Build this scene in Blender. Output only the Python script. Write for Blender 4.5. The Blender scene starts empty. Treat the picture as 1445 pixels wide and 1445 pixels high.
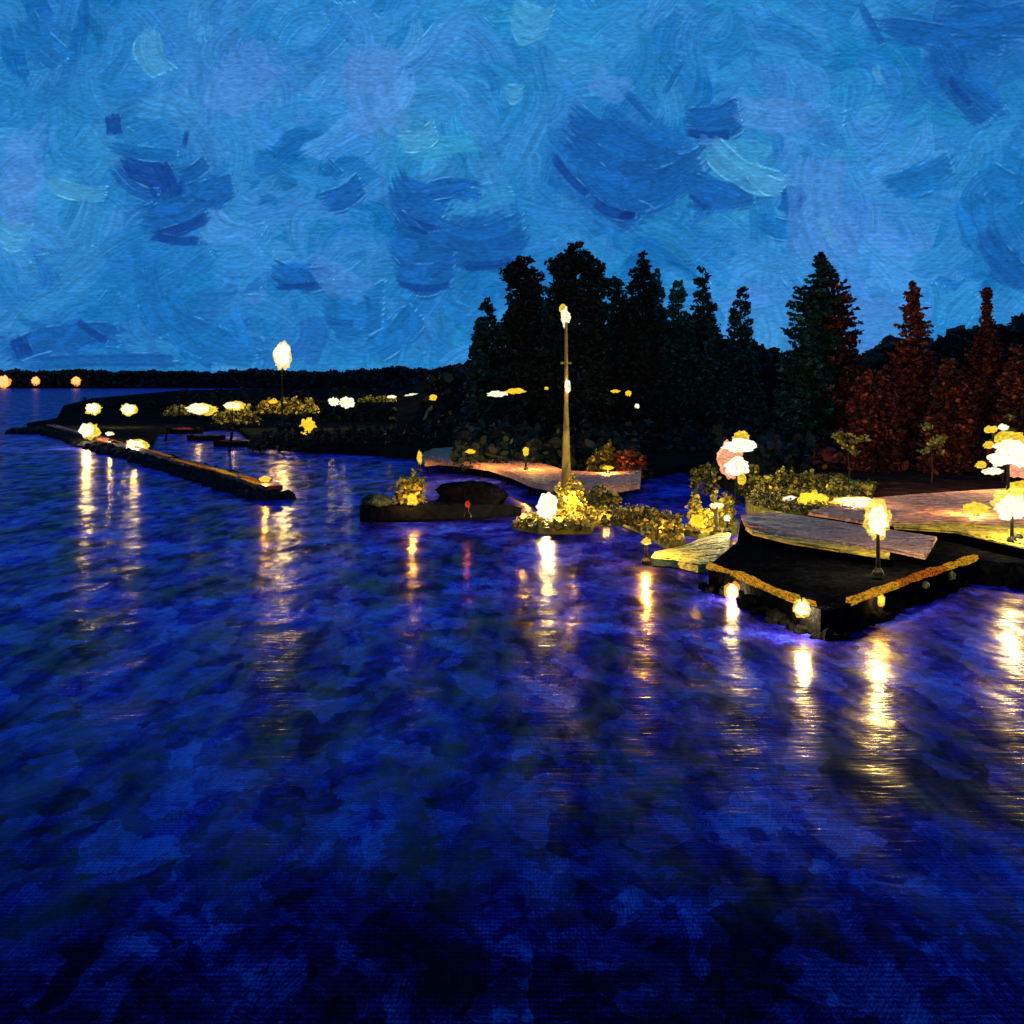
import bpy, math, random
import numpy as np
from mathutils import Vector, noise as mnoise
PI = math.pi
rnd = random.Random(7)
RG = np.random.default_rng(11)
S = bpy.context.scene
COL = S.collection

# ------------------------------------------------------------------ camera
F, HZ, H = 1549.0, 530.0, 10.0          # focal (photo px), horizon row, eye height (m)
cam = bpy.data.objects.new('camera', bpy.data.cameras.new('camera'))
COL.objects.link(cam); S.camera = cam
cam.location = (0, 0, H); cam.rotation_euler = (PI/2, 0, 0)
cam.data.sensor_width = 36; cam.data.lens = 36*F/1445
cam.data.shift_y = -(722.5-HZ)/1445
cam.data.clip_end = 12000; cam.data.clip_start = 0.1
S.view_settings.view_transform = 'Standard'; S.view_settings.look = 'None'
S.view_settings.exposure = 0; S.view_settings.gamma = 1
S.cycles.max_bounces = 5; S.cycles.sample_clamp_indirect = 6

def P(px, py, z=0.0):                    # point on the plane of height z seen at (px,py)
    D = F*(H-z)/(py-HZ)
    return Vector(((px-722.5)/F*D, D, z))
def Q(px, py, D):                        # point at distance D seen at (px,py)
    return Vector(((px-722.5)/F*D, D, H-(py-HZ)/F*D))
def lin(r, g, b):
    return tuple(((c/255)/12.92 if c/255 <= .04045 else ((c/255+.055)/1.055)**2.4) for c in (r, g, b))

# ------------------------------------------------------------------ mesh helpers
class MB:
    def __init__(s): s.v = []; s.f = []
    def add(s, vs, fs):
        n = len(s.v); s.v += [tuple(v) for v in vs]; s.f += [tuple(n+i for i in f) for f in fs]; return s
    def box(s, c, d, rz=0, taper=1.0):
        cx, cy, cz = c; a, b, h = d[0]/2, d[1]/2, d[2]/2; vs = []
        for z, t in ((-h, 1), (h, taper)):
            for x, y in ((-a, -b), (a, -b), (a, b), (-a, b)):
                x *= t; y *= t
                vs.append((cx+x*math.cos(rz)-y*math.sin(rz), cy+x*math.sin(rz)+y*math.cos(rz), cz+z))
        return s.add(vs, [(3,2,1,0),(4,5,6,7),(0,1,5,4),(1,2,6,5),(2,3,7,6),(3,0,4,7)])
    def tube(s, pts, rs, n=8):
        pts = [Vector(p) for p in pts]; vs = []; fs = []
        for i, p in enumerate(pts):
            t = (pts[min(i+1, len(pts)-1)]-pts[max(i-1, 0)]).normalized()
            u = t.cross(Vector((0.31, 0.95, 0.05))).normalized(); w = t.cross(u)
            for k in range(n):
                a = 2*PI*k/n; vs.append(p+(u*math.cos(a)+w*math.sin(a))*rs[i])
        for i in range(len(pts)-1):
            for k in range(n):
                a, b = i*n+k, i*n+(k+1) % n; fs.append((a, b, b+n, a+n))
        fs.append(tuple(reversed(range(n)))); fs.append(tuple(range(len(vs)-n, len(vs))))
        return s.add(vs, fs)
    def blob(s, c, r, wob=.15, seg=16, rings=10, seed=0.0, freq=1.6):
        c = Vector(c); vs = []; fs = []
        for j in range(rings+1):
            th = PI*j/rings
            for k in range(seg):
                ph = 2*PI*k/seg
                d = Vector((math.sin(th)*math.cos(ph), math.sin(th)*math.sin(ph), math.cos(th)))
                q = 1+wob*2*mnoise.noise(d*freq+Vector((seed, seed*1.7, 3)))
                vs.append(c+Vector((d.x*r[0], d.y*r[1], d.z*r[2]))*q)
        for j in range(rings):
            for k in range(seg):
                a, b = j*seg+k, j*seg+(k+1) % seg
                fs.append((a, a+seg, b+seg, b))
        return s.add(vs, fs)
    def prism(s, poly, z0, z1, inset=0.0):
        """poly: list of (x,y); solid between heights z0 and z1 (z1 may be a list)"""
        n = len(poly); zt = z1 if isinstance(z1, (list, tuple)) else [z1]*n
        vs = [(x, y, z0) for x, y in poly]+[(x, y, zt[i]) for i, (x, y) in enumerate(poly)]
        fs = [tuple(range(n, 2*n)), tuple(reversed(range(n)))]
        fs += [(i, (i+1) % n, n+(i+1) % n, n+i) for i in range(n)]
        return s.add(vs, fs)
    def build(s, name, mat, parent=None, smooth=False, off=None):
        me = bpy.data.meshes.new(name)
        if off is None and parent is not None: off = parent.location
        off = Vector(off) if off is not None else Vector((0, 0, 0))
        me.from_pydata([(v[0]-off.x, v[1]-off.y, v[2]-off.z) for v in s.v], [], s.f)
        import bmesh
        bm = bmesh.new(); bm.from_mesh(me); bmesh.ops.recalc_face_normals(bm, faces=bm.faces); bm.to_mesh(me); bm.free()
        me.materials.append(mat)
        if smooth: me.polygons.foreach_set('use_smooth', [True]*len(me.polygons))
        o = bpy.data.objects.new(name, me); COL.objects.link(o)
        if parent is not None and parent.type == 'EMPTY' or parent is not None:
            o.parent = parent
        else: o.location = off
        return o

def tag(o, label=None, cat=None, group=None, kind=None):
    if label: o['label'] = label
    if cat: o['category'] = cat
    if group: o['group'] = group
    if kind: o['kind'] = kind
    return o
def thing(name, label, cat, loc, group=None, kind=None):
    o = bpy.data.objects.new(name, None); COL.objects.link(o); o.location = loc
    o.empty_display_size = .3
    return tag(o, label, cat, group, kind)

def leaf_mesh(name, cen, size, mat, parent=None, aspect=2.2, droop=None, off=None):
    """cen (N,3) array of world positions: one small dab-shaped face each"""
    N = len(cen); cen = np.asarray(cen, float)
    u = RG.normal(size=(N, 3)); u[:, 2] *= .55
    if droop is not None: u = droop+u*.45
    u /= np.linalg.norm(u, axis=1)[:, None]
    w = RG.normal(size=(N, 3)); v = np.cross(u, w); v /= np.linalg.norm(v, axis=1)[:, None]
    L = size*RG.uniform(.6, 1.4, N); W = L/aspect*RG.uniform(.7, 1.3, N)
    ang = [(-.5, 0), (-.3, .42), (.22, .5), (.5, 0), (.3, -.42), (-.22, -.5)]
    nrm = np.cross(u, v)
    vs = np.empty((N, 6, 3))
    for k, (a, b) in enumerate(ang):
        vs[:, k] = cen+u*(a*L)[:, None]+v*(b*W)[:, None]+nrm*((a*a)*.5*L)[:, None]
    o3 = off if off is not None else (parent.location if parent is not None else (0, 0, 0))
    vs = vs.reshape(-1, 3)-np.array(o3)[None]
    me = bpy.data.meshes.new(name)
    me.vertices.add(N*6); me.vertices.foreach_set('co', vs.ravel())
    me.loops.add(N*6); me.loops.foreach_set('vertex_index', np.arange(N*6, dtype=np.int32))
    me.polygons.add(N); me.polygons.foreach_set('loop_start', np.arange(0, N*6, 6, dtype=np.int32))
    me.polygons.foreach_set('loop_total', np.full(N, 6, dtype=np.int32))
    me.update(calc_edges=True); me.validate()
    me.materials.append(mat)
    o = bpy.data.objects.new(name, me); COL.objects.link(o)
    if parent is not None: o.parent = parent
    elif off is not None: o.location = off
    return o
def ell_pts(n, c, r, shell=.55):
    d = RG.normal(size=(n, 3)); d /= np.linalg.norm(d, axis=1)[:, None]
    q = RG.uniform(shell, 1, n)[:, None]
    return np.array(c)[None]+d*q*np.array(r)[None]

# ------------------------------------------------------------------ materials
def newmat(name):
    m = bpy.data.materials.new(name); m.use_nodes = True
    nt = m.node_tree; nt.nodes.clear()
    out = nt.nodes.new('ShaderNodeOutputMaterial')
    return m, nt, out
def paint(name, c1, c2, scale=2.0, rough=.5, bump=.35, stretch=(1, 1, 1), spec=.06, c3=None, bscale=None):
    """thickly brushed surface: two or three colours in dabs, relief from the brush"""
    m, nt, out = newmat(name); N = nt.nodes.new; L = nt.links.new
    p = N('ShaderNodeBsdfPrincipled'); p.inputs['Roughness'].default_value = rough
    p.inputs['Specular IOR Level'].default_value = spec
    tc = N('ShaderNodeTexCoord'); mp = N('ShaderNodeMapping'); mp.inputs['Scale'].default_value = stretch
    L(tc.outputs['Object'], mp.inputs['Vector'])
    n1 = N('ShaderNodeTexNoise'); n1.inputs['Scale'].default_value = scale; n1.inputs['Detail'].default_value = 5
    n1.inputs['Roughness'].default_value = .6; n1.inputs['Distortion'].default_value = 1.2
    L(mp.outputs[0], n1.inputs['Vector'])
    r = N('ShaderNodeValToRGB'); e = r.color_ramp.elements
    e[0].position = .38; e[0].color = (*c1, 1); e[1].position = .6; e[1].color = (*c2, 1)
    if c3: k = e.new(.7); k.color = (*c3, 1)
    L(n1.outputs['Fac'], r.inputs['Fac']); L(r.outputs['Color'], p.inputs['Base Color'])
    n2 = N('ShaderNodeTexNoise'); n2.inputs['Scale'].default_value = bscale or scale*3; n2.inputs['Detail'].default_value = 6
    n2.inputs['Distortion'].default_value = .8
    L(mp.outputs[0], n2.inputs['Vector'])
    b = N('ShaderNodeBump'); b.inputs['Strength'].default_value = bump; b.inputs['Distance'].default_value = .2
    L(n2.outputs['Fac'], b.inputs['Height']); L(b.outputs[0], p.inputs['Normal'])
    L(p.outputs[0], out.inputs['Surface'])
    return m
def leafmat(name, c1, c2, c3=None, rough=.6, trans=0.0):
    m, nt, out = newmat(name); N = nt.nodes.new; L = nt.links.new
    p = N('ShaderNodeBsdfPrincipled'); p.inputs['Roughness'].default_value = rough
    p.inputs['Specular IOR Level'].default_value = .08
    g = N('ShaderNodeNewGeometry'); r = N('ShaderNodeValToRGB'); e = r.color_ramp.elements
    e[0].position = 0; e[0].color = (*c1, 1); e[1].position = .75; e[1].color = (*c2, 1)
    if c3: k = e.new(.93); k.color = (*c3, 1)
    L(g.outputs['Random Per Island'], r.inputs['Fac']); L(r.outputs['Color'], p.inputs['Base Color'])
    L(p.outputs[0], out.inputs['Surface']); return m
def emit(name, c, s):
    m, nt, out = newmat(name)
    e = nt.nodes.new('ShaderNodeEmission'); e.inputs['Color'].default_value = (*c, 1); e.inputs['Strength'].default_value = s
    nt.links.new(e.outputs[0], out.inputs['Surface']); return m

def bulbglass(name, ca, cb, s=1.0, tr=.55):
    m, nt, out = newmat(name); N = nt.nodes.new; L = nt.links.new
    tc = N('ShaderNodeTexCoord'); n = N('ShaderNodeTexNoise'); n.inputs['Scale'].default_value = 3.5; n.inputs['Detail'].default_value = 4; n.inputs['Distortion'].default_value = 1.5
    mp = N('ShaderNodeMapping'); mp.inputs['Scale'].default_value = (1, 1, 2.4); L(tc.outputs['Object'], mp.inputs['Vector']); L(mp.outputs[0], n.inputs['Vector'])
    r = N('ShaderNodeValToRGB'); e = r.color_ramp.elements; e[0].position = .4; e[0].color = (*ca, 1); e[1].position = .58; e[1].color = (*cb, 1)
    L(n.outputs['Fac'], r.inputs['Fac'])
    em = N('ShaderNodeEmission'); L(r.outputs['Color'], em.inputs['Color']); em.inputs['Strength'].default_value = s
    t = N('ShaderNodeBsdfTransparent'); t.inputs['Color'].default_value = (tr, tr, tr, 1)
    a = N('ShaderNodeAddShader'); L(em.outputs[0], a.inputs[0]); L(t.outputs[0], a.inputs[1]); L(a.outputs[0], out.inputs['Surface'])
    m.cycles.emission_sampling = 'NONE'
    return m
M = dict(
    leaf_dark=leafmat('fir_foliage', (.008, .026, .018), (.018, .055, .038), (.035, .13, .09)),
    leaf_black=leafmat('undergrowth_foliage', (.008, .013, .010), (.016, .024, .018), (.03, .045, .03)),
    leaf_teal=leafmat('teal_fir_foliage', (.02, .075, .055), (.04, .14, .10), (.07, .24, .17)),
    leaf_red=leafmat('russet_foliage', (.03, .008, .006), (.19, .030, .016), (.30, .08, .02)),
    leaf_redmix=leafmat('mixed_russet_foliage', (.010, .014, .010), (.10, .016, .010), (.30, .06, .02)),
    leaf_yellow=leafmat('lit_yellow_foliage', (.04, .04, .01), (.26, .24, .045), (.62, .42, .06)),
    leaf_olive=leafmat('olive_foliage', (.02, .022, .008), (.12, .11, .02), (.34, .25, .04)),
    trunk=paint('dark_bark', (.02, .015, .01), (.05, .035, .025), 3),
    soil=paint('dark_ground', (.006, .007, .007), (.014, .014, .012), .3, 1, .5, spec=0, c3=(.04, .035, .02)),
    rsoil=paint('russet_ground', (.02, .010, .008), (.07, .02, .012), .5, 1, .5, spec=0, c3=(.16, .07, .03)),
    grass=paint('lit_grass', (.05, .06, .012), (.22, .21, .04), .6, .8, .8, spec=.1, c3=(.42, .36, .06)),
    far=leafmat('far_shore_foliage', (.012, .022, .020), (.022, .040, .034), (.04, .06, .05)),
    wood=paint('pale_pink_planks', (.36, .16, .10), (.66, .36, .25), 1.1, .6, .9, (.5, 2.6, 1), c3=(.85, .58, .42)),
    wood2=paint('grey_brown_planks', (.28, .14, .10), (.55, .34, .25), 1.1, .6, .9, (.5, 2.6, 1), c3=(.72, .50, .38)),
    redwood=paint('russet_planks', (.06, .012, .008), (.32, .07, .02), .8, .5, .8, (1, 1, 1), c3=(.65, .30, .05)),
    hull=paint('black_hull_paint', (.004, .004, .005), (.008, .008, .010), 1.5, .9, .4, spec=.03),
    quayblack=paint('black_quay_stone', (.002, .002, .0025), (.005, .005, .006), 1.2, 1, .8, spec=0, c3=(.012, .012, .014)),
    rock=paint('dark_rock', (.006, .007, .008), (.02, .02, .022), 1.2, 1, .8, spec=.02),
    ochre=paint('ochre_kerb_paint', (.16, .13, .02), (.50, .38, .05), 1.2, .5, .8, c3=(.80, .36, .04)),
    kerbred=paint('rusty_kerb_paint', (.12, .02, .01), (.40, .08, .02), 1.2, .5, .8, c3=(.7, .3, .05)),
    lime=paint('pale_lime_paint', (.20, .24, .06), (.50, .50, .14), 2.5, .5, .6),
    mast=paint('olive_mast_paint', (.12, .10, .03), (.34, .26, .07), 1.2, .5, .7, (1, 1, .35), c3=(.62, .5, .26)),
    pole=paint('dark_pole_paint', (.008, .008, .006), (.02, .018, .012), 3, .5, .3),
    yellow=paint('yellow_canvas', (.50, .42, .04), (.75, .62, .06), 1.5, .5, .9, c3=(.9, .5, .05)),
    tarp=paint('dark_green_tarpaulin', (.02, .03, .02), (.06, .08, .05), 2, .7, .9, c3=(.25, .3, .2)),
    redpaint=paint('dark_red_paint', (.10, .012, .008), (.22, .03, .015), 2, .5, .5),
    halo_amber=bulbglass('amber_halo_glow', lin(130, 115, 30), lin(215, 175, 50), 1, .8),  # emissive colour standing in for the halo round a lamp
    halo_orange=bulbglass('orange_halo_glow', lin(170, 110, 30), lin(225, 140, 40), 1, .8),
    halo_rose=bulbglass('rose_halo_glow', lin(150, 90, 60), lin(215, 150, 115), 1, .8),
    bulb=bulbglass('bright_bulb', lin(205, 195, 135), lin(250, 247, 232), 1.0),
    bulb_far=bulbglass('pale_bulb', lin(170, 165, 100), lin(245, 243, 230), 1),
    bulb_amber=bulbglass('amber_bulb', lin(165, 140, 20), lin(240, 190, 45), 1),
    bulb_orange=bulbglass('orange_bulb', lin(180, 80, 20), lin(250, 200, 150), 1),
    glow_ochre=bulbglass('ochre_painted_glow', lin(95, 85, 20), lin(215, 140, 35), 1, 0),  # emissive colour standing in for lamplight on kerb and walkway
    glow_red=bulbglass('rusty_painted_glow', lin(90, 30, 15), lin(170, 95, 25), 1, 0),
    bulb_red=bulbglass('red_bulb', lin(110, 30, 15), lin(170, 50, 25), 1),
)

# ------------------------------------------------------------------ world (dim dusk sky light above the painted dome)
W = bpy.data.worlds.new('World'); S.world = W; W.use_nodes = True
wn = W.node_tree; bg = wn.nodes['Background']; st = wn.nodes.new('ShaderNodeTexSky')
st.sky_type = 'NISHITA'; st.sun_disc = False; st.sun_elevation = math.radians(1); st.sun_rotation = math.radians(200)
wn.links.new(st.outputs[0], bg.inputs[0]); bg.inputs[1].default_value = .05

# ------------------------------------------------------------------ sky dome: brushed clouds of blue
def sky_raster():
    x0, x1, y0, y1, st_ = -420, 1865, -330, 575, 1.15
    nx, ny = int((x1-x0)/st_), int((y1-y0)/st_)
    img = np.zeros((ny, nx, 3)); hgt = np.zeros((ny, nx))
    base = np.array([42., 131, 201])
    peri, teal, mid, dark, vdark, deep = [np.array(c, float) for c in ((66, 136, 214), (48, 148, 202), (26, 106, 178), (22, 88, 162), (18, 62, 140), (28, 112, 184))]
    spots = [  # x, y, rx, ry, colour, weight
        (300, 90, 90, 120, peri, .9), (520, 130, 90, 90, peri, .9), (640, 230, 60, 60, teal, .5), (30, 290, 60, 120, peri, .6),
        (110, 260, 60, 50, teal, .7), (590, 190, 50, 35, teal, .9), (750, 30, 50, 40, teal, .9), (800, 170, 90, 50, peri, .4),
        (1050, 250, 60, 60, teal, .8), (1090, 300, 50, 40, teal, .8), (1190, 330, 110, 90, peri, .95), (1100, 170, 90, 60, peri, .6),
        (480, 390, 60, 50, peri, .7), (270, 400, 60, 60, peri, .3), (660, 110, 80, 70, peri, .3), (1060, 430, 60, 60, peri, .7), (560, 60, 60, 40, peri, .5),
        (1240, 430, 80, 60, peri, .8), (100, 20, 120, 50, mid, .9), (80, 110, 60, 60, mid, .7), (400, 70, 90, 50, mid, .6), (180, 150, 50, 40, mid, .6),
        (1380, 60, 110, 80, dark, .75), (1410, 330, 60, 90, mid, .9), (1000, 60, 90, 50, mid, .6), (880, 230, 110, 60, dark, .8),
        (620, 330, 100, 60, dark, .7), (230, 270, 90, 60, dark, .6), (100, 490, 180, 30, dark, .6), (230, 400, 120, 60, mid, .6), (470, 440, 110, 50, deep, .7),
        (300, 480, 100, 40, dark, .5), (620, 460, 80, 50, mid, .6), (40, 420, 80, 60, mid, .6), (990, 130, 60, 40, mid, .5), (1130, 270, 40, 30, dark, .5),
        (760, 370, 90, 50, deep, .5), (950, 340, 90, 40, mid, .6), (430, 260, 90, 50, deep, .7), (720, 120, 80, 80, deep, .4)]
    def field(x, y):
        c = base.copy(); c = c+np.array([6, 4, 4])*(mnoise.noise(Vector((x/140, y/140, 5))))*3
        for sx, sy, rx, ry, col, w in spots:
            d = ((x-sx)/rx)**2+((y-sy)/ry)**2
            if d < 6: c = c+(col-c)*w*math.exp(-d*.9)
        return c
    def stroke(cx, cy, ln, wd, ang, bend, col, alpha=.92, ridge=1.0, seed=0):
        R = ln/2+wd; cxp, cyp = (cx-x0)/st_, (cy-y0)/st_; Rp = R/st_
        i0, i1 = max(0, int(cxp-Rp)), min(nx, int(cxp+Rp)); j0, j1 = max(0, int(cyp-Rp)), min(ny, int(cyp+Rp))
        if i1 <= i0 or j1 <= j0: return
        X = (np.arange(i0, i1)*st_+x0-cx)[None]; Y = (np.arange(j0, j1)*st_+y0-cy)[:, None]
        ca, sa = math.cos(ang), math.sin(ang)
        u = (X*ca+Y*sa)/(ln/2); v0 = (-X*sa+Y*ca)
        v = (v0+bend*wd*(u*u-.4))/(wd/2)
        r = np.random.default_rng(seed); K = 40
        bl = r.normal(size=K); endl = r.uniform(-.22, .18, K); br = np.convolve(bl, [.25, .5, .25], 'same')
        vi = np.clip((v+1)/2*(K-1), 0, K-1.001); a = vi.astype(int); fr = vi-a
        bris = br[a]*(1-fr)+br[a+1]*fr; end = endl[a]*(1-fr)+endl[a+1]*fr
        wob = .12*np.sin(u*5+seed % 7)
        lim = np.sqrt(np.clip(1-(np.abs(u))**4*.5, 0, 1))
        mv = np.clip((lim-np.abs(v)+wob)*wd/2/2.2, 0, 1)
        mu = np.clip((1+end-np.abs(u))*ln/2/4, 0, 1)
        m = mv*mu*alpha*np.clip(1.15-.22*np.abs(bris)*(u > .1), 0, 1)
        m = m*np.where((u > .45) & (bris > .9), .35, 1)
        sub = img[j0:j1, i0:i1]
        colour = col[None, None]*(1+.07*bris[..., None])
        sub += (colour-sub)*m[..., None]
        hs = hgt[j0:j1, i0:i1]
        hh = .35*bris+ridge*1.5*np.exp(-((np.abs(v)-.9)/.10)**2)+ridge*1.6*np.exp(-((u-.93)/.06)**2)
        hs += (hh-hs*.75)*m*.9
    img[:] = base
    k = 0
    rr = random.Random(5)
    def ang_at(x, y): return 3.0*mnoise.noise(Vector((x/210, y/210, 9)))+rr.gauss(0, .5)
    for n, ls, ws in ((1500, (90, 190), (45, 80)), (1500, (60, 120), (28, 50)), (420, (26, 60), (9, 20))):
        for i in range(n):
            k += 1
            x, y = rr.uniform(x0, x1), rr.uniform(y0, y1)
            c = field(x, y)+np.array([rr.gauss(0, 3.5), rr.gauss(0, 3), rr.gauss(0, 2.5)])+rr.gauss(0, 7)
            stroke(x, y, rr.uniform(*ls), rr.uniform(*ws), ang_at(x, y), rr.gauss(0, .5), c, rr.uniform(.55, .95), rr.choice([0, 0, .3, .8]), k)
    # individually placed darker dabs
    D = [(205, 240, 70, 34, .45, .5, vdark), (190, 262, 70, 20, .55, .6, dark), (236, 262, 60, 26, 1.35, -.3, vdark), (205, 215, 90, 20, .1, .2, mid), (248, 300, 90, 46, -.25, .4, dark),
         (255, 322, 80, 18, -.4, .3, vdark), (250, 338, 60, 14, .15, .4, vdark), (160, 176, 30, 22, 1.4, 0, vdark), (262, 196, 22, 8, 1.7, 0, vdark), (276, 240, 40, 22, -.6, .2, dark), (300, 270, 60, 40, -.3, .2, dark),
         (590, 285, 80, 55, .5, .5, dark), (640, 268, 80, 28, -.05, -.4, dark), (600, 318, 70, 14, .3, .4, vdark), (600, 345, 90, 60, .25, .5, dark), (685, 340, 110, 60, -.15, .5, dark),
         (690, 373, 70, 14, -.15, .5, vdark), (600, 385, 80, 44, .05, .8, dark), (600, 404, 70, 12, .05, .9, vdark), (590, 325, 30, 8, .3, 0, vdark),
         (485, 275, 60, 34, -.5, .3, dark), (470, 240, 30, 18, .8, 0, mid), (430, 390, 80, 34, .1, .4, dark), (420, 403, 60, 10, -.1, .4, vdark),
         (880, 215, 150, 80, .3, .3, dark), (920, 262, 150, 50, -.35, .4, dark), (860, 275, 110, 50, .75, .3, dark), (1010, 172, 70, 50, -.2, .2, dark), (1000, 190, 60, 14, .1, .3, vdark),
         (805, 250, 70, 14, .9, .3, vdark), (868, 298, 60, 16, .3, .5, vdark), (885, 304, 24, 10, 0, 0, np.array([14., 36, 110])), (950, 110, 50, 10, -1.1, .1, mid), (900, 150, 60, 12, .8, 0, dark), (1020, 270, 90, 40, .15, .4, dark), (985, 285, 30, 8, .7, 0, vdark),
         (1118, 283, 40, 30, -1.2, 0, dark), (1130, 285, 22, 10, -1.2, 0, vdark), (1100, 320, 60, 30, .3, .3, mid), (1230, 36, 60, 14, 1.1, 0, dark), (1330, 50, 170, 30, .05, 0, dark),
         (1360, 120, 120, 46, .9, .4, dark), (1355, 130, 50, 12, .8, .4, vdark), (1400, 30, 120, 40, 0, 0, dark), (1380, 320, 80, 44, 1.2, .3, mid), (1420, 370, 90, 40, .9, .3, dark), (1300, 250, 90, 40, -.4, .3, mid),
         (1420, 260, 60, 44, .4, .3, mid), (90, 480, 150, 34, -.1, -.5, dark), (150, 510, 190, 20, -.02, -.2, dark), (30, 490, 30, 26, 1.2, 0, vdark), (130, 468, 50, 12, .6, .2, vdark), (220, 430, 90, 40, 1.2, .2, mid),
         (300, 480, 130, 50, .3, .3, mid), (500, 435, 80, 70, .1, .3, mid), (480, 455, 40, 12, .2, 0, dark), (560, 470, 80, 40, -.8, .2, mid), (520, 430, 24, 8, 1.4, 0, dark), (60, 60, 80, 40, .9, .2, mid), (125, 35, 26, 8, .7, 0, dark)]
    for i, (x, y, l, w, a, b, c) in enumerate(D):
        stroke(x, y, l*1.12, w*1.15, a+rr.gauss(0, .05), b*.7, c.astype(float)*.75+np.array([24., 96, 170])*.25, .86, 1.3, 9000+i)
        if w > 24:
            for q in range(7):
                stroke(x+rr.uniform(-.4, .4)*l, y+rr.uniform(-.5, .5)*w, l*.5, w*.35, a+rr.gauss(0, .3), b*.5, c*rr.uniform(.95, 1.22), .6, .8, 9500+i*7+q)
    # pale dabs
    for i, (x, y, l, w, a) in enumerate([(748, 28, 60, 60, .3), (108, 268, 90, 26, .2), (590, 195, 60, 34, -.3), (1050, 240, 120, 44, .5), (1080, 255, 60, 30, .6), (1170, 325, 50, 20, 1), (20, 330, 50, 44, .2), (725, 130, 30, 30, 0), (215, 75, 70, 44, 1.2), (1240, 105, 30, 14, 1.2)]):
        stroke(x, y, l, w, a, .3, np.array([70., 152, 206]), .75, 1.2, 9900+i)
    for i, (x, y, l, w, a) in enumerate([(345, 110, 80, 110, .8), (530, 130, 130, 80, 1.4), (520, 100, 70, 60, .1), (1160, 300, 160, 90, 1.4), (1210, 450, 140, 70, .2), (1090, 160, 110, 50, .1), (480, 395, 90, 44, .5), (30, 250, 60, 120, .1), (1000, 200, 30, 16, .4), (860, 120, 60, 40, .4)]):
        stroke(x, y, l, w, a, .2, np.array([80., 138, 212]), .5, .4, 9950+i)
    # stroke relief painted in as light and shade, plus a canvas weave
    g = RG.normal(size=(ny, nx))
    gs = (g+np.roll(g, 1, 1)+np.roll(g, 2, 1)+np.roll(g, -1, 1)+np.roll(g, -2, 1)+np.roll(g, 3, 1))/2.45
    dy = hgt-np.roll(hgt, 2, 0); dx = hgt-np.roll(hgt, 2, 1)
    rel = np.clip(dy*1.1+dx*.6, -1.6, 2.0)
    yy = np.arange(ny)[:, None]*st_; xx = np.arange(nx)[None]*st_
    big = RG.normal(size=(ny//40+2, nx//40+2)); jj = (np.arange(ny)/40); ii = (np.arange(nx)/40)
    bj, bi = jj.astype(int), ii.astype(int); fj, fi = (jj-bj)[:, None], (ii-bi)[None]
    bgm = (big[bj][:, bi]*(1-fj)*(1-fi)+big[bj+1][:, bi]*fj*(1-fi)+big[bj][:, bi+1]*(1-fj)*fi+big[bj+1][:, bi+1]*fj*fi)
    weave = np.sin(yy*2*PI/5.6+.6*bgm)*(.6+.4*np.sin(xx*2*PI/6.3))
    lum = 1+.055*rel+.040*weave*np.clip(.7+.5*bgm, 0, 1.5)+.050*gs+.015*g
    img *= lum[..., None]
    img += np.clip(rel-.7, 0, 1)[..., None]*np.array([52., 52, 42])  # highlights painted where the stroke relief is steep
    return np.clip(img, 0, 255), (x0, y0, st_)

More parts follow.
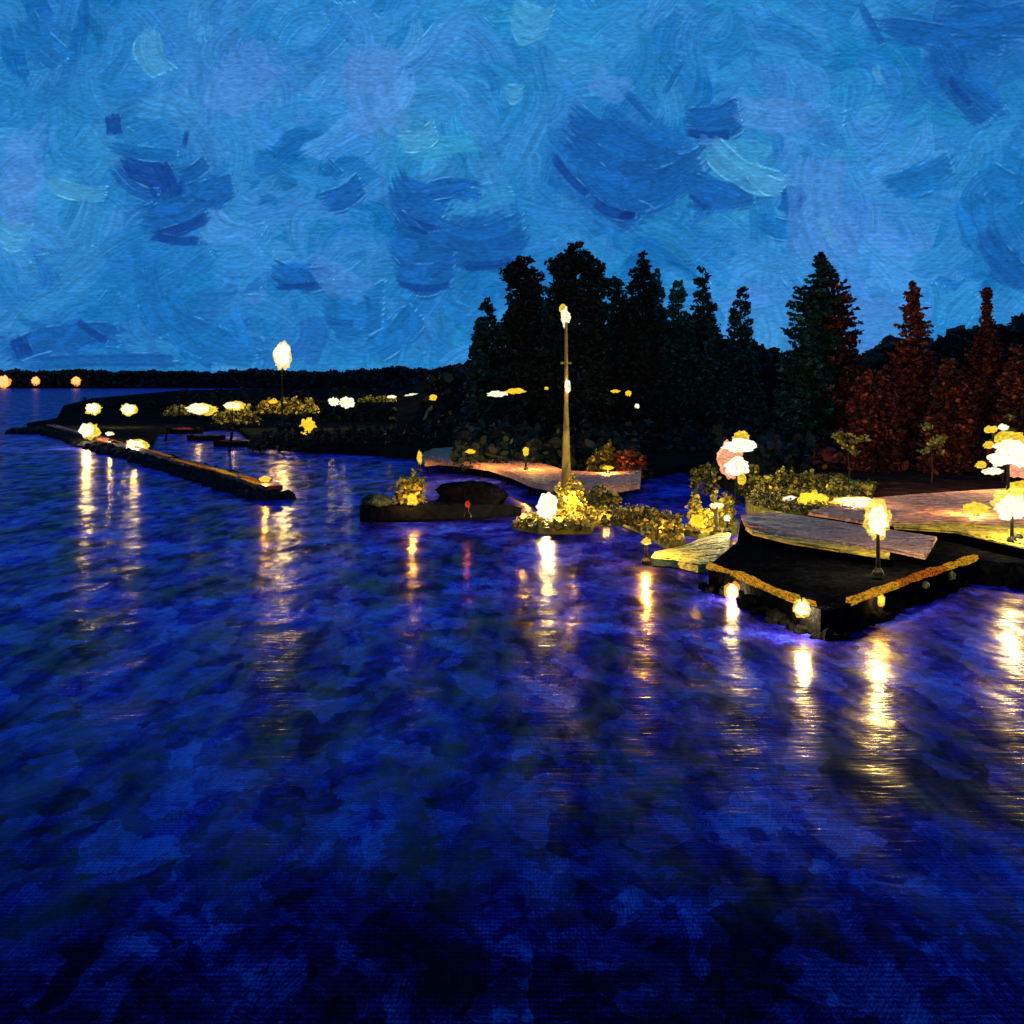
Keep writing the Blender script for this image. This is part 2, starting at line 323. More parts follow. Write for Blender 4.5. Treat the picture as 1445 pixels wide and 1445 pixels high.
def build_sky():
    img, (x0, y0, st_) = sky_raster(); ny, nx, _ = img.shape
    R = 3000.0; dt = 1.0
    az_in = np.arctan(np.arange(-960, 961, 1.25)/F)
    a1 = az_in[-1]; az = np.concatenate([np.linspace(-PI, -a1, 60)[:-1], az_in, np.linspace(a1, PI, 60)[1:]])
    te = np.arctan(np.arange(-20, 640, 1.2)/F)
    te = np.concatenate([te, np.linspace(te[-1], PI/2-.002, 26)[1:]])
    A, E = np.meshgrid(az, te)
    inf = np.abs(A) < 1.2
    ca = np.cos(np.where(inf, A, 0))
    px = 722.5+F*np.tan(np.where(inf, A, 0)); py = HZ-F*np.tan(np.minimum(E, 1.2))/ca
    fx = (px-x0)/st_; fy = (py-y0)/st_
    ok = inf & (fx > 0) & (fx < nx-2) & (fy > 0) & (fy < ny-2)
    fx = np.where(ok, fx, 0); fy = np.where(ok, fy, 0); ix, iy = fx.astype(int), fy.astype(int); wx, wy = (fx-ix)[..., None], (fy-iy)[..., None]
    c = img[iy, ix]*(1-wx)*(1-wy)+img[iy, ix+1]*wx*(1-wy)+img[iy+1, ix]*(1-wx)*wy+img[iy+1, ix+1]*wx*wy
    c = np.where(ok[..., None], c, np.array([44., 116, 186])+RG.normal(size=A.shape)[..., None]*4)
    c = np.clip(c/255, 0, 1); cl = np.where(c <= .04045, c/12.92, ((c+.055)/1.055)**2.4)
    co = np.stack([R*np.cos(E)*np.sin(A), R*np.cos(E)*np.cos(A), R*np.sin(E)], -1)
    m, n = A.shape
    idx = np.arange(m*n).reshape(m, n)
    q = np.stack([idx[:-1, :-1], idx[1:, :-1], idx[1:, 1:], idx[:-1, 1:]], -1).reshape(-1, 4)
    me = bpy.data.meshes.new('sky'); me.vertices.add(m*n); me.vertices.foreach_set('co', co.ravel())
    me.loops.add(q.size); me.loops.foreach_set('vertex_index', q.ravel().astype(np.int32))
    me.polygons.add(len(q)); me.polygons.foreach_set('loop_start', np.arange(0, q.size, 4, dtype=np.int32))
    me.polygons.foreach_set('loop_total', np.full(len(q), 4, dtype=np.int32))
    me.polygons.foreach_set('use_smooth', np.ones(len(q), dtype=bool))
    me.update(calc_edges=True)
    at = me.color_attributes.new('cloud', 'FLOAT_COLOR', 'POINT')
    at.data.foreach_set('color', np.concatenate([cl, np.ones((m, n, 1))], -1).ravel().astype(np.float32))
    mt, nt, out = newmat('dusk_sky'); e = nt.nodes.new('ShaderNodeEmission'); a = nt.nodes.new('ShaderNodeAttribute')
    a.attribute_name = 'cloud'; nt.links.new(a.outputs['Color'], e.inputs['Color']); nt.links.new(e.outputs[0], out.inputs['Surface'])
    mt.cycles.emission_sampling = 'NONE'
    me.materials.append(mt)
    o = bpy.data.objects.new('sky', me); COL.objects.link(o); o.location = (0, 0, H)
    tag(o, 'blue evening sky of brushed cloud dabs', 'sky', kind='structure')
build_sky()

# ------------------------------------------------------------------ water
def water():
    m, nt, out = newmat('night_water'); N = nt.nodes.new; L = nt.links.new
    tc = N('ShaderNodeTexCoord')
    def noise(sc, det, st=(1, 1, 1), dist=0, rough=.5):
        mp = N('ShaderNodeMapping'); mp.inputs['Scale'].default_value = st; L(tc.outputs['Object'], mp.inputs['Vector'])
        n = N('ShaderNodeTexNoise'); n.inputs['Scale'].default_value = sc; n.inputs['Detail'].default_value = det
        n.inputs['Distortion'].default_value = dist; n.inputs['Roughness'].default_value = rough
        L(mp.outputs[0], n.inputs['Vector']); return n.outputs['Fac']
    def math_(op, a, b):
        k = N('ShaderNodeMath'); k.operation = op
        for i, q in enumerate((a, b)):
            if isinstance(q, (int, float)): k.inputs[i].default_value = q
            else: L(q, k.inputs[i])
        return k.outputs[0]
    # slow and quick ripples
    h = math_('ADD', math_('MULTIPLY', noise(.28, 2, (1, .7, 1), .6), 1.5), math_('MULTIPLY', noise(1.1, 2, (1, .8, 1), .8, .5), .11))
    h = math_('ADD', h, math_('MULTIPLY', noise(9, 3, (1, 1.2, 1), 1.0, .5), .005))
    h = math_('ADD', h, math_('MULTIPLY', noise(4.0, 2, (.22, 1, 1), .3, .5), .17))     # ripples lying across the breeze
    b = N('ShaderNodeBump'); b.inputs['Strength'].default_value = 1.0; b.inputs['Distance'].default_value = WAVE
    L(h, b.inputs['Height'])
    def cen(x, k): return math_('MULTIPLY', math_('SUBTRACT', x, .5), k)
    # body colour in brushed dabs: cells of random tone, each with its own bristle direction
    def cells(sc, st, dist):
        mp = N('ShaderNodeMapping'); mp.inputs['Scale'].default_value = st; L(tc.outputs['Object'], mp.inputs['Vector'])
        w = N('ShaderNodeTexNoise'); w.inputs['Scale'].default_value = sc*1.3; w.inputs['Detail'].default_value = 3; L(mp.outputs[0], w.inputs['Vector'])
        sub = N('ShaderNodeVectorMath'); sub.operation = 'MULTIPLY_ADD'; L(w.outputs['Color'], sub.inputs[0]); sub.inputs[1].default_value = (dist, dist, 0); L(mp.outputs[0], sub.inputs[2])
        v = N('ShaderNodeTexVoronoi'); v.inputs['Scale'].default_value = sc; L(sub.outputs[0], v.inputs['Vector'])
        sp = N('ShaderNodeSeparateColor'); L(v.outputs['Color'], sp.inputs[0])
        rot = N('ShaderNodeVectorRotate'); rot.rotation_type = 'Z_AXIS'; L(tc.outputs['Object'], rot.inputs['Vector']); L(math_('MULTIPLY', sp.outputs[1], 6.28), rot.inputs['Angle'])
        m2 = N('ShaderNodeMapping'); m2.inputs['Scale'].default_value = (1.0, 9, 1); L(rot.outputs[0], m2.inputs['Vector'])
        b_ = N('ShaderNodeTexNoise'); b_.inputs['Scale'].default_value = sc*2.4; b_.inputs['Detail'].default_value = 4; b_.inputs['Roughness'].default_value = .7; L(m2.outputs[0], b_.inputs['Vector'])
        return sp.outputs[0], b_.outputs['Fac']
    cA, bA = cells(1.0, (1, .6, 1), 1.2); cB, bB = cells(2.8, (1, .7, 1), .6)
    dab = noise(.22, 4, (1, .6, 1), .7, .6)
    sx = N('ShaderNodeSeparateXYZ'); L(tc.outputs['Object'], sx.inputs[0]); wj = cen(noise(1.3, 3), 3.0)
    wx = math_('SINE', math_('ADD', math_('MULTIPLY', sx.outputs[0], 2*PI/.075), wj), 0); wy = math_('SINE', math_('ADD', math_('MULTIPLY', sx.outputs[1], 2*PI/.15), wj), 0)
    weave = math_('MULTIPLY', math_('ADD', math_('MULTIPLY', wx, .45), wy), math_('MULTIPLY', noise(.8, 3), .08))
    for q in (cen(cA, .19), cen(cB, .17), cen(bA, .55), cen(bB, .45), weave, cen(noise(38, 3), .34), cen(noise(11, 3, (1, 1.6, 1)), .26)): dab = math_('ADD', dab, q)
    def ramp(cols):
        r = N('ShaderNodeValToRGB'); e = r.color_ramp.elements; e[0].position, e[0].color = cols[0][0], (*cols[0][1], 1); e[1].position, e[1].color = cols[1][0], (*cols[1][1], 1)
        for p_, c_ in cols[2:]: k = e.new(p_); k.color = (*c_, 1)
        L(dab, r.inputs['Fac']); return r.outputs['Color']
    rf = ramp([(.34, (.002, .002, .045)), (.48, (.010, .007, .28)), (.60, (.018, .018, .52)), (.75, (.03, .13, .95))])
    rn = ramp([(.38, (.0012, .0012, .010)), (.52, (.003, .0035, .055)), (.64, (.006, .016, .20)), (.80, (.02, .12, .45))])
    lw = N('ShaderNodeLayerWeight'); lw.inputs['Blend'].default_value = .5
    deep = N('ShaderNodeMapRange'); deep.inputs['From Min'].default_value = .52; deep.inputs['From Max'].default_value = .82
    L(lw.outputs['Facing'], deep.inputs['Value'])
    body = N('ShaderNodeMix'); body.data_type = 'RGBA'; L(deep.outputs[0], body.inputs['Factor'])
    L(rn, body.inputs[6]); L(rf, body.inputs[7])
    d = N('ShaderNodeBsdfDiffuse'); L(body.outputs[2], d.inputs['Color'])
    g1 = N('ShaderNodeBsdfGlossy'); g1.inputs['Roughness'].default_value = .165; g1.inputs['Color'].default_value = (1, .84, .56, 1)
    g2 = N('ShaderNodeBsdfGlossy'); g2.inputs['Roughness'].default_value = .32; g2.inputs['Color'].default_value = (1, .72, .42, 1)
    tg = N('ShaderNodeCombineXYZ'); tg.inputs[1].default_value = 1          # the breeze blows towards the viewer: ripples lie across
    for g_ in (g1, g2): g_.inputs['Anisotropy'].default_value = 0; L(tg.outputs[0], g_.inputs['Tangent'])
    L(b.outputs[0], g1.inputs['Normal']); L(b.outputs[0], g2.inputs['Normal'])
    b2 = N('ShaderNodeBump'); b2.inputs['Strength'].default_value = .7; b2.inputs['Distance'].default_value = .3; L(noise(5, 5, (1, .6, 1), 1.2, .6), b2.inputs['Height']); L(b2.outputs[0], d.inputs['Normal'])
    mg = N('ShaderNodeMixShader'); mg.inputs[0].default_value = .26; L(g1.outputs[0], mg.inputs[1]); L(g2.outputs[0], mg.inputs[2])
    ms = N('ShaderNodeMixShader'); L(d.outputs[0], ms.inputs[1]); L(mg.outputs[0], ms.inputs[2])
    fr = N('ShaderNodeMapRange'); fr.inputs['From Min'].default_value = .55; fr.inputs['From Max'].default_value = 1
    fr.inputs['To Min'].default_value = .004; fr.inputs['To Max'].default_value = .20
    L(lw.outputs['Facing'], fr.inputs['Value'])
    pm = N('ShaderNodeMapRange'); pm.inputs['From Min'].default_value = .38; pm.inputs['From Max'].default_value = .62; pm.inputs['To Min'].default_value = .35; pm.inputs['To Max'].default_value = 1.5
    L(math_('ADD', noise(.55, 3, (1.8, .5, 1), .4, .55), math_('MULTIPLY', cen(cA, 1), .14)), pm.inputs['Value'])
    L(math_('MULTIPLY', fr.outputs[0], pm.outputs[0]), ms.inputs[0])
    L(ms.outputs[0], out.inputs['Surface'])
    mb = MB(); mb.add([(-2950, -300, 0), (2950, -300, 0), (2950, 2950, 0), (-2950, 2950, 0)], [(0, 1, 2, 3)])
    tag(mb.build('water', m), 'dark ultramarine harbour water with light streaks', 'water', kind='structure')
WAVE = .12
water()

# ------------------------------------------------------------------ land
def poly(pts, z): return [tuple(P(x, y, z)[:2]) for x, y in pts]
def land(name, label, pts, z, mat, skirt=-1.0, sub=None, kind='structure', cat='ground'):
    mb = MB(); mb.prism(poly(pts, z), skirt, z)
    o = mb.build(name, mat); tag(o, label, cat, kind=kind); return o
# dark headland with the inner shore
land('headland', 'black low headland behind the harbour', [(38, 597), (60, 607), (120, 617), (175, 631), (206, 634), (224, 607), (300, 601), (335, 602), (360, 622), (430, 630), (520, 634), (600, 640), (660, 656), (740, 662), (820, 668), (900, 668),
     (960, 655), (1010, 672), (1050, 690), (1060, 720), (1300, 735), (2100, 760), (2100, 550), (1400, 547), (900, 547), (700, 547), (400, 548), (250, 551), (130, 562), (90, 572), (80, 590)], .8, M['soil'])
# far wooded shore
def far_shore():
    mb = MB(); pts = []
    n = 60
    for i in range(n+1):
        px = -500+i*2500/n; pts.append(px)
    vs = []; fs = []
    prof = [(0, 0), (10, 3.0), (60, 6), (200, 7)]
    for i, px in enumerate(pts):
        D0 = 860 if px < 300 else 860-(min(px, 1200)-300)*.35
        for dd, z in prof:
            p = Q(px, 540, D0+dd); hh = z*(1+.35*mnoise.noise(Vector((px/90, dd/50, 0))))
            vs.append((p.x, D0+dd, hh-(.5 if dd == 0 else 0)))
    k = len(prof)
    for i in range(n):
        for j in range(k-1): a = i*k+j; fs.append((a, a+k, a+k+1, a+1))
    mb.add(vs, fs); tag(mb.build('hills', M['soil']), 'low dark hills along the horizon', 'hills', kind='structure')
    top = [(-500, 528), (0, 524), (60, 526), (110, 523), (150, 526), (220, 525), (300, 527), (360, 523), (400, 525), (450, 527), (520, 524), (560, 519), (600, 524), (640, 518), (700, 512), (900, 505), (2000, 500)]
    xs, ys = zip(*top); C = []
    for i in range(26000):
        px = rnd.uniform(-300, 1300) if i % 4 else rnd.uniform(-20, 700)
        D = (860 if px < 300 else 860-(min(px, 1200)-300)*.35)+rnd.uniform(4, 26)
        yt = np.interp(px, xs, ys)+3.2*mnoise.noise(Vector((px/14, 0, 0)))+1.5*mnoise.noise(Vector((px/5, 4, 0)))
        q = Q(px, yt+(546-yt)*rnd.random()**1.3, D); q.z = max(q.z, .3)
        C.append(q[:])
    o = leaf_mesh('far_woodland', np.array(C), 4.2, M['far'], aspect=1.7)
    tag(o, 'low dark wooded shore along the horizon', 'woodland', kind='stuff')
far_shore()
# ridge behind the tall trees
def ridge():
    top = [(560, 540), (640, 522), (700, 505), (800, 480), (950, 475), (1075, 500), (1110, 508), (1180, 505), (1215, 508), (1260, 490), (1320, 497), (1345, 482), (1400, 480), (1445, 470), (1600, 462), (2100, 460)]
    xs, ys = zip(*top); n = 70; vs = []; fs = []
    for i in range(n+1):
        px = 560+i*1500/n; yt = np.interp(px, xs, ys)+7
        for D, fz in ((150, 0), (170, .35), (200, .8), (215, 1.0), (260, .8)):
            q = Q(px, yt, 215); z = max(.7, q.z*fz)+(.6*mnoise.noise(Vector((px/40, D/20, 0))) if fz else 0)
            p = Q(px, 500, D); vs.append((p.x, D, z))
    for i in range(n):
        for j in range(4): a = i*5+j; fs.append((a, a+5, a+6, a+1))
    mb = MB(); mb.add(vs, fs); tag(mb.build('hills', M['soil']), 'dark wooded rise behind the tall firs', 'hills', kind='structure')
    C = []; Rr = []
    for i in range(30000):
        px = rnd.uniform(600, 1620); D = rnd.uniform(150, 212)
        yt = np.interp(px, xs, ys)+4.5*mnoise.noise(Vector((px/22, 0, 0)))+2.5*mnoise.noise(Vector((px/7, 3, 0)))
        zmax = Q(px, yt, 212).z
        t = (D-150)/62; z = zmax*(.25+.75*t)*rnd.uniform(.3, 1) if rnd.random() < .6 else Q(px, yt+rnd.uniform(0, 14), 212).z
        if rnd.random() >= .6: D = 212
        p = Q(px, 500, D); (Rr if px > 1225+40*mnoise.noise(Vector((0, z, 1))) and z < zmax*.8 and rnd.random() < .65 else C).append((p.x, D, max(z, .9)))
    tag(leaf_mesh('hill_woodland', np.array(C), 1.5, M['leaf_black'], aspect=1.8), 'dark woodland covering the rise behind the firs', 'woodland', kind='stuff')
    tag(leaf_mesh('russet_woodland', np.array(Rr), 1.4, M['leaf_redmix'], aspect=1.8), 'russet brown undergrowth on the slope at right', 'woodland', kind='stuff')
ridge()
# dark undergrowth in front of the trees
def undergrowth():
    C = []; B = []
    for i in range(26000):
        px = rnd.uniform(640, 1560); yb = rnd.uniform(566, 662 if px < 1000 else 675)
        if 900 < px < 1010 and yb > 640: continue
        D = F*9.2/(yb-HZ); z = .8+rnd.random()**1.5*(3.2+2.2*mnoise.noise(Vector((px/25, D/9, 0))))
        p = P(px, yb, .8); (B if px > 1170+50*mnoise.noise(Vector((px/30, yb/20, 1))) and rnd.random() < .75 else C).append((p.x, D, z))
    tag(leaf_mesh('undergrowth', np.array(C), .9, M['leaf_black'], aspect=1.8), 'near black undergrowth at the foot of the firs', 'undergrowth', kind='stuff')
    tag(leaf_mesh('russet_undergrowth', np.array(B), .8, M['leaf_red'], aspect=1.8), 'russet undergrowth below the two red firs', 'undergrowth', kind='stuff')
undergrowth()

# ------------------------------------------------------------------ trees
def trunk_of(t, x, y, z0, h, r):
    mb = MB(); lean = rnd.uniform(-.02, .02)*h
    mb.tube([(x, y, z0-.3), (x+lean*.4, y, z0+h*.4), (x+lean, y, z0+h*.8), (x+lean, y, z0+h*.97)], [r, r*.75, r*.35, .04])
    for k in range(14):
        z = z0+h*rnd.uniform(.12, .85); a = rnd.uniform(0, 2*PI); l = h*.10*(1.15-(z-z0)/h)
        mb.tube([(x, y, z), (x+math.cos(a)*l*.5, y+math.sin(a)*l*.5, z+.25), (x+math.cos(a)*l, y+math.sin(a)*l, z+.1)], [r*.25, r*.16, .03], 5)
    mb.build('trunk', M['trunk'], t)
def tree(name, label, px, top, base, D, prof, mat, style='lobed', dens=1.0, leaf=.66, group=None, second=None):
    """prof: list of (row in photo, half width in photo px, sideways px)"""
    b = Q(px, base, D); tp = Q(px, top, D); h = tp.z-.8
    t = thing(name, label, 'tree', (b.x, D, .8), group)
    trunk_of(t, b.x, D, .8, h, h*.012+.05)
    ys = [p[0] for p in prof]; ws = [p[1] for p in prof]; ss = [p[2] if len(p) > 2 else 0 for p in prof]
    C = []; Dr = []
    m2p = D/F
    if style == 'lobed':
        y = top+5
        while y < base:
            w = np.interp(y, ys, ws)*m2p; s = np.interp(y, ys, ss)*m2p
            z = Q(px, y, D).z
            if z < .9: break
            k = 3 if w > 1.0 else 2
            for j in range(k):
                a = rnd.uniform(0, 2*PI) if j > 1 else j*PI+rnd.uniform(-.4, .4)
                lr = max(.4, w*rnd.uniform(.38, .66)); q = max(0, w-lr)*rnd.uniform(.7, 1.3)
                lz = max(.45, min(lr, 1.5))*rnd.uniform(.7, 1)
                c = (b.x+s+math.cos(a)*q, D+math.sin(a)*q, z+rnd.uniform(-.4, .4))
                n = int(26*dens*(lr*lr+lr*lz)/(leaf*leaf)*.55)
                C.append(ell_pts(max(n, 14), c, (lr, lr, lz), .5))
            y += max(5, min(w, 1.5)/m2p*rnd.uniform(.5, .95))
    else:
        y = top
        while y < base:
            w = np.interp(y, ys, ws)*m2p; s = np.interp(y, ys, ss)*m2p; z = Q(px, y, D).z
            if z < .9: break
            nb = max(3, int(5+w*3.2))
            for j in range(nb):
                a = rnd.uniform(0, 2*PI); l = w*rnd.choice([.62, .8, 1.0, 1.0, 1.18])
                n = max(4, int(l*9*dens/leaf*.5))
                tt = RG.uniform(.05, 1, n)**.8
                pts = np.stack([b.x+s+np.cos(a)*l*tt, D+np.sin(a)*l*tt, z-.42*l*tt+.30*l*tt**3], -1)
                pts += RG.normal(size=pts.shape)*np.array([.16, .16, .11])*(1.2-tt*.6)[:, None]
                C.append(pts)
            y += rnd.uniform(3.5, 6)*max(.6, min(1.3, w))
    C = np.concatenate(C)
    if second is None:
        leaf_mesh('crown', C, leaf, M[mat], t, aspect=1.9)
    else:                                    # a russet side of the crown
        m2, cut = second
        sel = (C[:, 0]-b.x+RG.normal(size=len(C))*.5+.9*np.sin(C[:, 2]*1.7)) > cut
        leaf_mesh('crown', C[~sel], leaf, M[mat], t, aspect=1.9)
        o = leaf_mesh('crown', C[sel], leaf, M[m2], t, aspect=1.9); o['label'] = 'russet flank of the crown'
    return t
TB = 628
tree('fir_tree', 'short broad dark tree at the left end of the tall row', 686, 422, TB, 150, [(420, 3), (436, 12), (446, 10), (462, 22), (480, 20), (500, 27), (530, 30), (640, 36)], 'leaf_dark')
tree('pine_tree', 'black tree with stacked round lobes, second of the tall row from the left', 739, 362, TB, 146, [(362, 8, 3), (375, 18, -2), (388, 33), (400, 22), (408, 30), (424, 26), (440, 26), (455, 36, -4), (500, 40), (640, 44)], 'leaf_black', leaf=.62)
tree('pine_tree', 'tallest black tree, its rounded top rising behind the floodlit mast', 812, 343, TB, 140, [(343, 7), (356, 18), (370, 38), (385, 42, 2), (400, 36), (430, 42), (480, 50), (640, 56)], 'leaf_black', leaf=.62)
tree('pine_tree', 'smaller teal tinged tree squeezed between the lobed tree and the tallest tree', 775, 404, TB, 156, [(404, 6), (415, 16), (440, 22), (500, 30), (640, 34)], 'leaf_teal', dens=.8)
tree('pine_tree', 'rounded teal tinged tree just right of the tallest tree', 862, 388, TB, 150, [(388, 8), (396, 20), (420, 24), (450, 26), (500, 30), (640, 40)], 'leaf_dark')
tree('fir_tree', 'tall slender black fir with a ragged tip right of the tallest tree', 905, 356, TB, 146, [(356, 4, 2), (370, 9, 3), (385, 16), (405, 22), (430, 32), (470, 34), (640, 44)], 'leaf_black', leaf=.62)
tree('fir_tree', 'teal shoulder of a fir close behind the slender black fir', 925, 380, TB, 158, [(380, 4), (400, 12), (440, 18), (500, 26), (640, 34)], 'leaf_teal')
tree('fir_tree', 'small pointed teal fir with a gap of sky on its right', 955, 394, TB, 152, [(394, 6, 3), (410, 11, 1), (430, 14), (450, 18), (500, 28), (640, 36)], 'leaf_teal', leaf=.62)
tree('fir_tree', 'leaning dark fir with a knobbly top left of the narrow spire', 989, 380, TB, 148, [(380, 8, 3), (395, 11, 2), (410, 9), (430, 19, 5), (455, 24), (490, 30), (640, 40)], 'leaf_dark', leaf=.62)
tree('fir_tree', 'narrow spire shaped fir standing alone at the right end of the row', 1045, 400, TB, 146, [(400, 3, 2), (412, 8, 2), (425, 11), (440, 17), (470, 19), (510, 24), (560, 34), (640, 40)], 'leaf_dark', leaf=.48)
tree('fir_tree', 'big broad fir with teal left boughs and russet right side', 1160, 358, 655, 118, [(358, 3, -2), (372, 10), (385, 19, 4), (405, 38), (430, 42), (460, 48), (480, 46), (520, 54), (580, 58), (655, 62)], 'leaf_dark', 'fir', 1.5, .5, second=('leaf_redmix', .6))
tree('red_fir_tree', 'dark red fir with ragged gappy boughs right of the big broad fir', 1288, 400, 660, 104, [(400, 2), (415, 11), (426, 7), (432, 18), (444, 14), (458, 24), (470, 18), (488, 28), (520, 34), (600, 46), (660, 50)], 'leaf_red', 'fir', 1.25, .42)
tree('red_fir_tree', 'thin dark red fir with few boughs near the right edge', 1392, 408, 660, 104, [(408, 3), (418, 7), (424, 3), (434, 9), (441, 4), (452, 10), (460, 7), (475, 18), (492, 26), (540, 36), (660, 46)], 'leaf_red', 'fir', 1.1, .4)
tree('russet_tree', 'low rounded russet tree between the two red firs', 1340, 512, 668, 96, [(512, 10), (530, 22), (560, 34), (668, 40)], 'leaf_redmix', leaf=.42)
tree('russet_tree', 'low russet tree right of the big broad fir', 1232, 518, 668, 98, [(518, 10), (535, 22), (560, 34), (668, 42)], 'leaf_redmix', leaf=.42)
tree('russet_tree', 'low russet tree at the right edge above the brightest lamps', 1440, 492, 668, 92, [(492, 10), (515, 24), (560, 38), (668, 46)], 'leaf_redmix', leaf=.42)

def hedge(name, label, x0, x1, ytop, ybase, mat, leaf=.6, dens=1.0, cat='hedge', zb=.8, depth=2.0, bumpy=4, dshift=0, D=None):
    n_ = int(max(40, (x1-x0)*(ybase-ytop)*.55*dens)); C = []
    D0 = D or F*(H-zb)/(ybase-HZ)+dshift; c = Q((x0+x1)/2, ybase, D0)
    t = thing(name, label, cat, (c.x, D0, zb))
    n_ = int(n_*(D0/F)**2/(leaf*leaf)*14)
    wpx = x1-x0; hp = ybase-ytop; nl = max(3, int(wpx/max(6, min(hp*.5, 16))*1.8))
    for k in range(nl):
        lx = x0+wpx*(k+rnd.uniform(.2, .8))/nl; edge = min(1, min(lx-x0, x1-lx)/(wpx*.2)+.35)
        top = ybase-hp*edge*rnd.uniform(.62, 1.08); lw = max(wpx/nl, hp*.22)*rnd.uniform(.7, 1.3)
        n2 = int(n_/nl*1.05); dd = rnd.uniform(0, depth)
        for q_ in range(n2):
            v = rnd.random()**.85; py = ybase+(top-ybase)*v; ww = lw*math.sqrt(max(.05, 1-(v*1.0)**2.2))
            q = Q(lx+rnd.gauss(0, .42)*ww, py, D0+dd+rnd.gauss(0, .3)*min(1.5, depth)); q.z = max(q.z, zb); C.append(q[:])
    leaf_mesh('foliage', np.array(C), leaf, M[mat], t, aspect=1.7)
    mb = MB()
    for i in range(max(2, int((x1-x0)*D0/F/1.2)) if (x1-x0)*D0/F < 5 else 4):
        px = x0+(x1-x0)*(i+.5)/(max(2, int((x1-x0)*D0/F/1.2)) if (x1-x0)*D0/F < 5 else 4); q = Q(px, ybase, D0+depth/2); z = Q(px, ytop, D0).z
        MB().tube([(q.x, q.y, zb-.1), (q.x+.1, q.y, zb+(z-zb)*.6)], [.07, .03], 5).build('stem', M['quayblack' if D0 > 125 else 'trunk'], t)
    return t
hedge('dark_hedge', 'long black hedge behind the lamps on the headland, left of the tall pole lamp', 232, 392, 549, 590, 'leaf_black', 1.0)
hedge('dark_hedge', 'long black hedge right of the tall pole lamp', 392, 560, 548, 594, 'leaf_black', 1.0)
hedge('dark_hedge', 'black hedge running to the foot of the tall trees', 560, 700, 545, 600, 'leaf_black', 1.0)
hedge('dark_bush', 'small black bush at the lefthand tip of the headland', 112, 152, 562, 577, 'leaf_black', .8, 1, 'bush')
hedge('dark_bush', 'low black bush behind the second small lamp on the headland tip', 152, 240, 563, 577, 'leaf_black', .8, 1, 'bush')
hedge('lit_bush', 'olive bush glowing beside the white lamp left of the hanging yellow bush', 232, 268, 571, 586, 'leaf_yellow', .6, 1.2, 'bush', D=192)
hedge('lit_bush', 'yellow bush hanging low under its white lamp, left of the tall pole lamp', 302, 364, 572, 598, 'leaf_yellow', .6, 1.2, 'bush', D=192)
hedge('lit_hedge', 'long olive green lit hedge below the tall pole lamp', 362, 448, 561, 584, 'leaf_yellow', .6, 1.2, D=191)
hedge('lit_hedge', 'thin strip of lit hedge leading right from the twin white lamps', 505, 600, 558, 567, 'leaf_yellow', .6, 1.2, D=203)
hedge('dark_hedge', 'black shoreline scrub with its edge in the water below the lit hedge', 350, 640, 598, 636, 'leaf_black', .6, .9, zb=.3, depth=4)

# ------------------------------------------------------------------ lamps
LC = dict(bulb=(1, .76, .34), bulb_far=(1, .74, .30), bulb_amber=(1, .52, .10), bulb_orange=(1, .40, .12), bulb_red=(1, .20, .08))
LW = dict(bulb=3000, bulb_far=1100, bulb_amber=950, bulb_orange=900, bulb_red=60)
def light(t, pos, kind, power, rad):
    ld = bpy.data.lights.new('lamp_light', 'POINT'); ld.energy = power*GAIN; ld.color = LC[kind]; ld.shadow_soft_size = rad
    o = bpy.data.objects.new('lamp_light', ld); COL.objects.link(o); o.parent = t; o.location = Vector(pos)-t.location
GAIN = 1.0
def lamp(label, px, py, D, w, h, zb=.8, bulb='bulb', halo='halo_amber', name='street_lamp', cat='lamp', pole=True, poler=.07, polemat='pole', wob=.16, group=None, hx=0, hy=.18, hs=1.0, pw=None):
    if D > 125 and py > 540: polemat = 'quayblack'
    c = Q(px, py, D); m = D/F; r = (w/2*m, min(w, h)/2*m*.8, h/2*m)
    t = thing(name, label, cat, (c.x, D, zb), group)
    if pole:
        mb = MB(); mb.tube([(c.x, D, zb), (c.x, D, c.z-r[2]*.8)], [poler*1.5, poler], 8); mb.build('pole', M[polemat], t)
        mb = MB(); mb.tube([(c.x, D, zb-.02), (c.x, D, zb+.12), (c.x, D, zb+.3)], [poler*4, poler*3.6, poler*1.6], 10); mb.build('base', M['pole'], t)
    sd = px*.37
    b = MB().blob(c, r, wob*1.7, 22, 16, sd, 2.6).build('bulb', M[bulb], t, smooth=True)
    light(t, c, bulb, pw or LW[bulb], max(.12, min(r)*.75))
    if halo:     # lamp halo painted as a glowing blob under and behind the bulb
        k = MB().blob((c.x+hx*r[0], D+r[1]*.35, c.z-r[2]*hy), (r[0]*1.22*hs, r[1]*1.0, r[2]*1.25*hs), .28, 22, 14, sd+5, 2.6)
        k.build('glow_halo', M[halo], t, smooth=True)
    return t
lamp('tall pole lamp with a white drop of light standing alone against the sky', 398, 501, 182, 20, 28, poler=.14, pw=16000)
# headland tip
lamp('small white lamp at the headland tip, upper of the pair above each other', 131, 576, 196, 17, 13)
lamp('small white lamp on the headland, next to the right of the upper tip lamp', 181, 577, 194, 17, 13)
lamp('white lamp left of the hanging yellow bush', 280, 577, 190, 30, 12, hx=.4, bulb='bulb_far')
lamp('white lamp above the hanging yellow bush', 328, 572, 190, 22, 9, hx=.3, bulb='bulb_far')
lamp('low flat lamp inside the long lit hedge', 385, 567, 188, 12, 5, bulb='bulb_amber', halo=None)
lamp('left of the twin white lamps right of the lit hedge', 471, 567, 190, 14, 11, bulb='bulb_far', halo=None)
lamp('right, larger one of the twin white lamps', 490, 568, 189, 20, 14, bulb='bulb_far', halo=None)
lamp('thin pale lamp at the middle of the strip hedge', 553, 560, 200, 12, 4, bulb='bulb_far', halo=None)
lamp('thin pale lamp at the right end of the strip hedge', 585, 558, 200, 24, 5, bulb='bulb_far', halo=None)
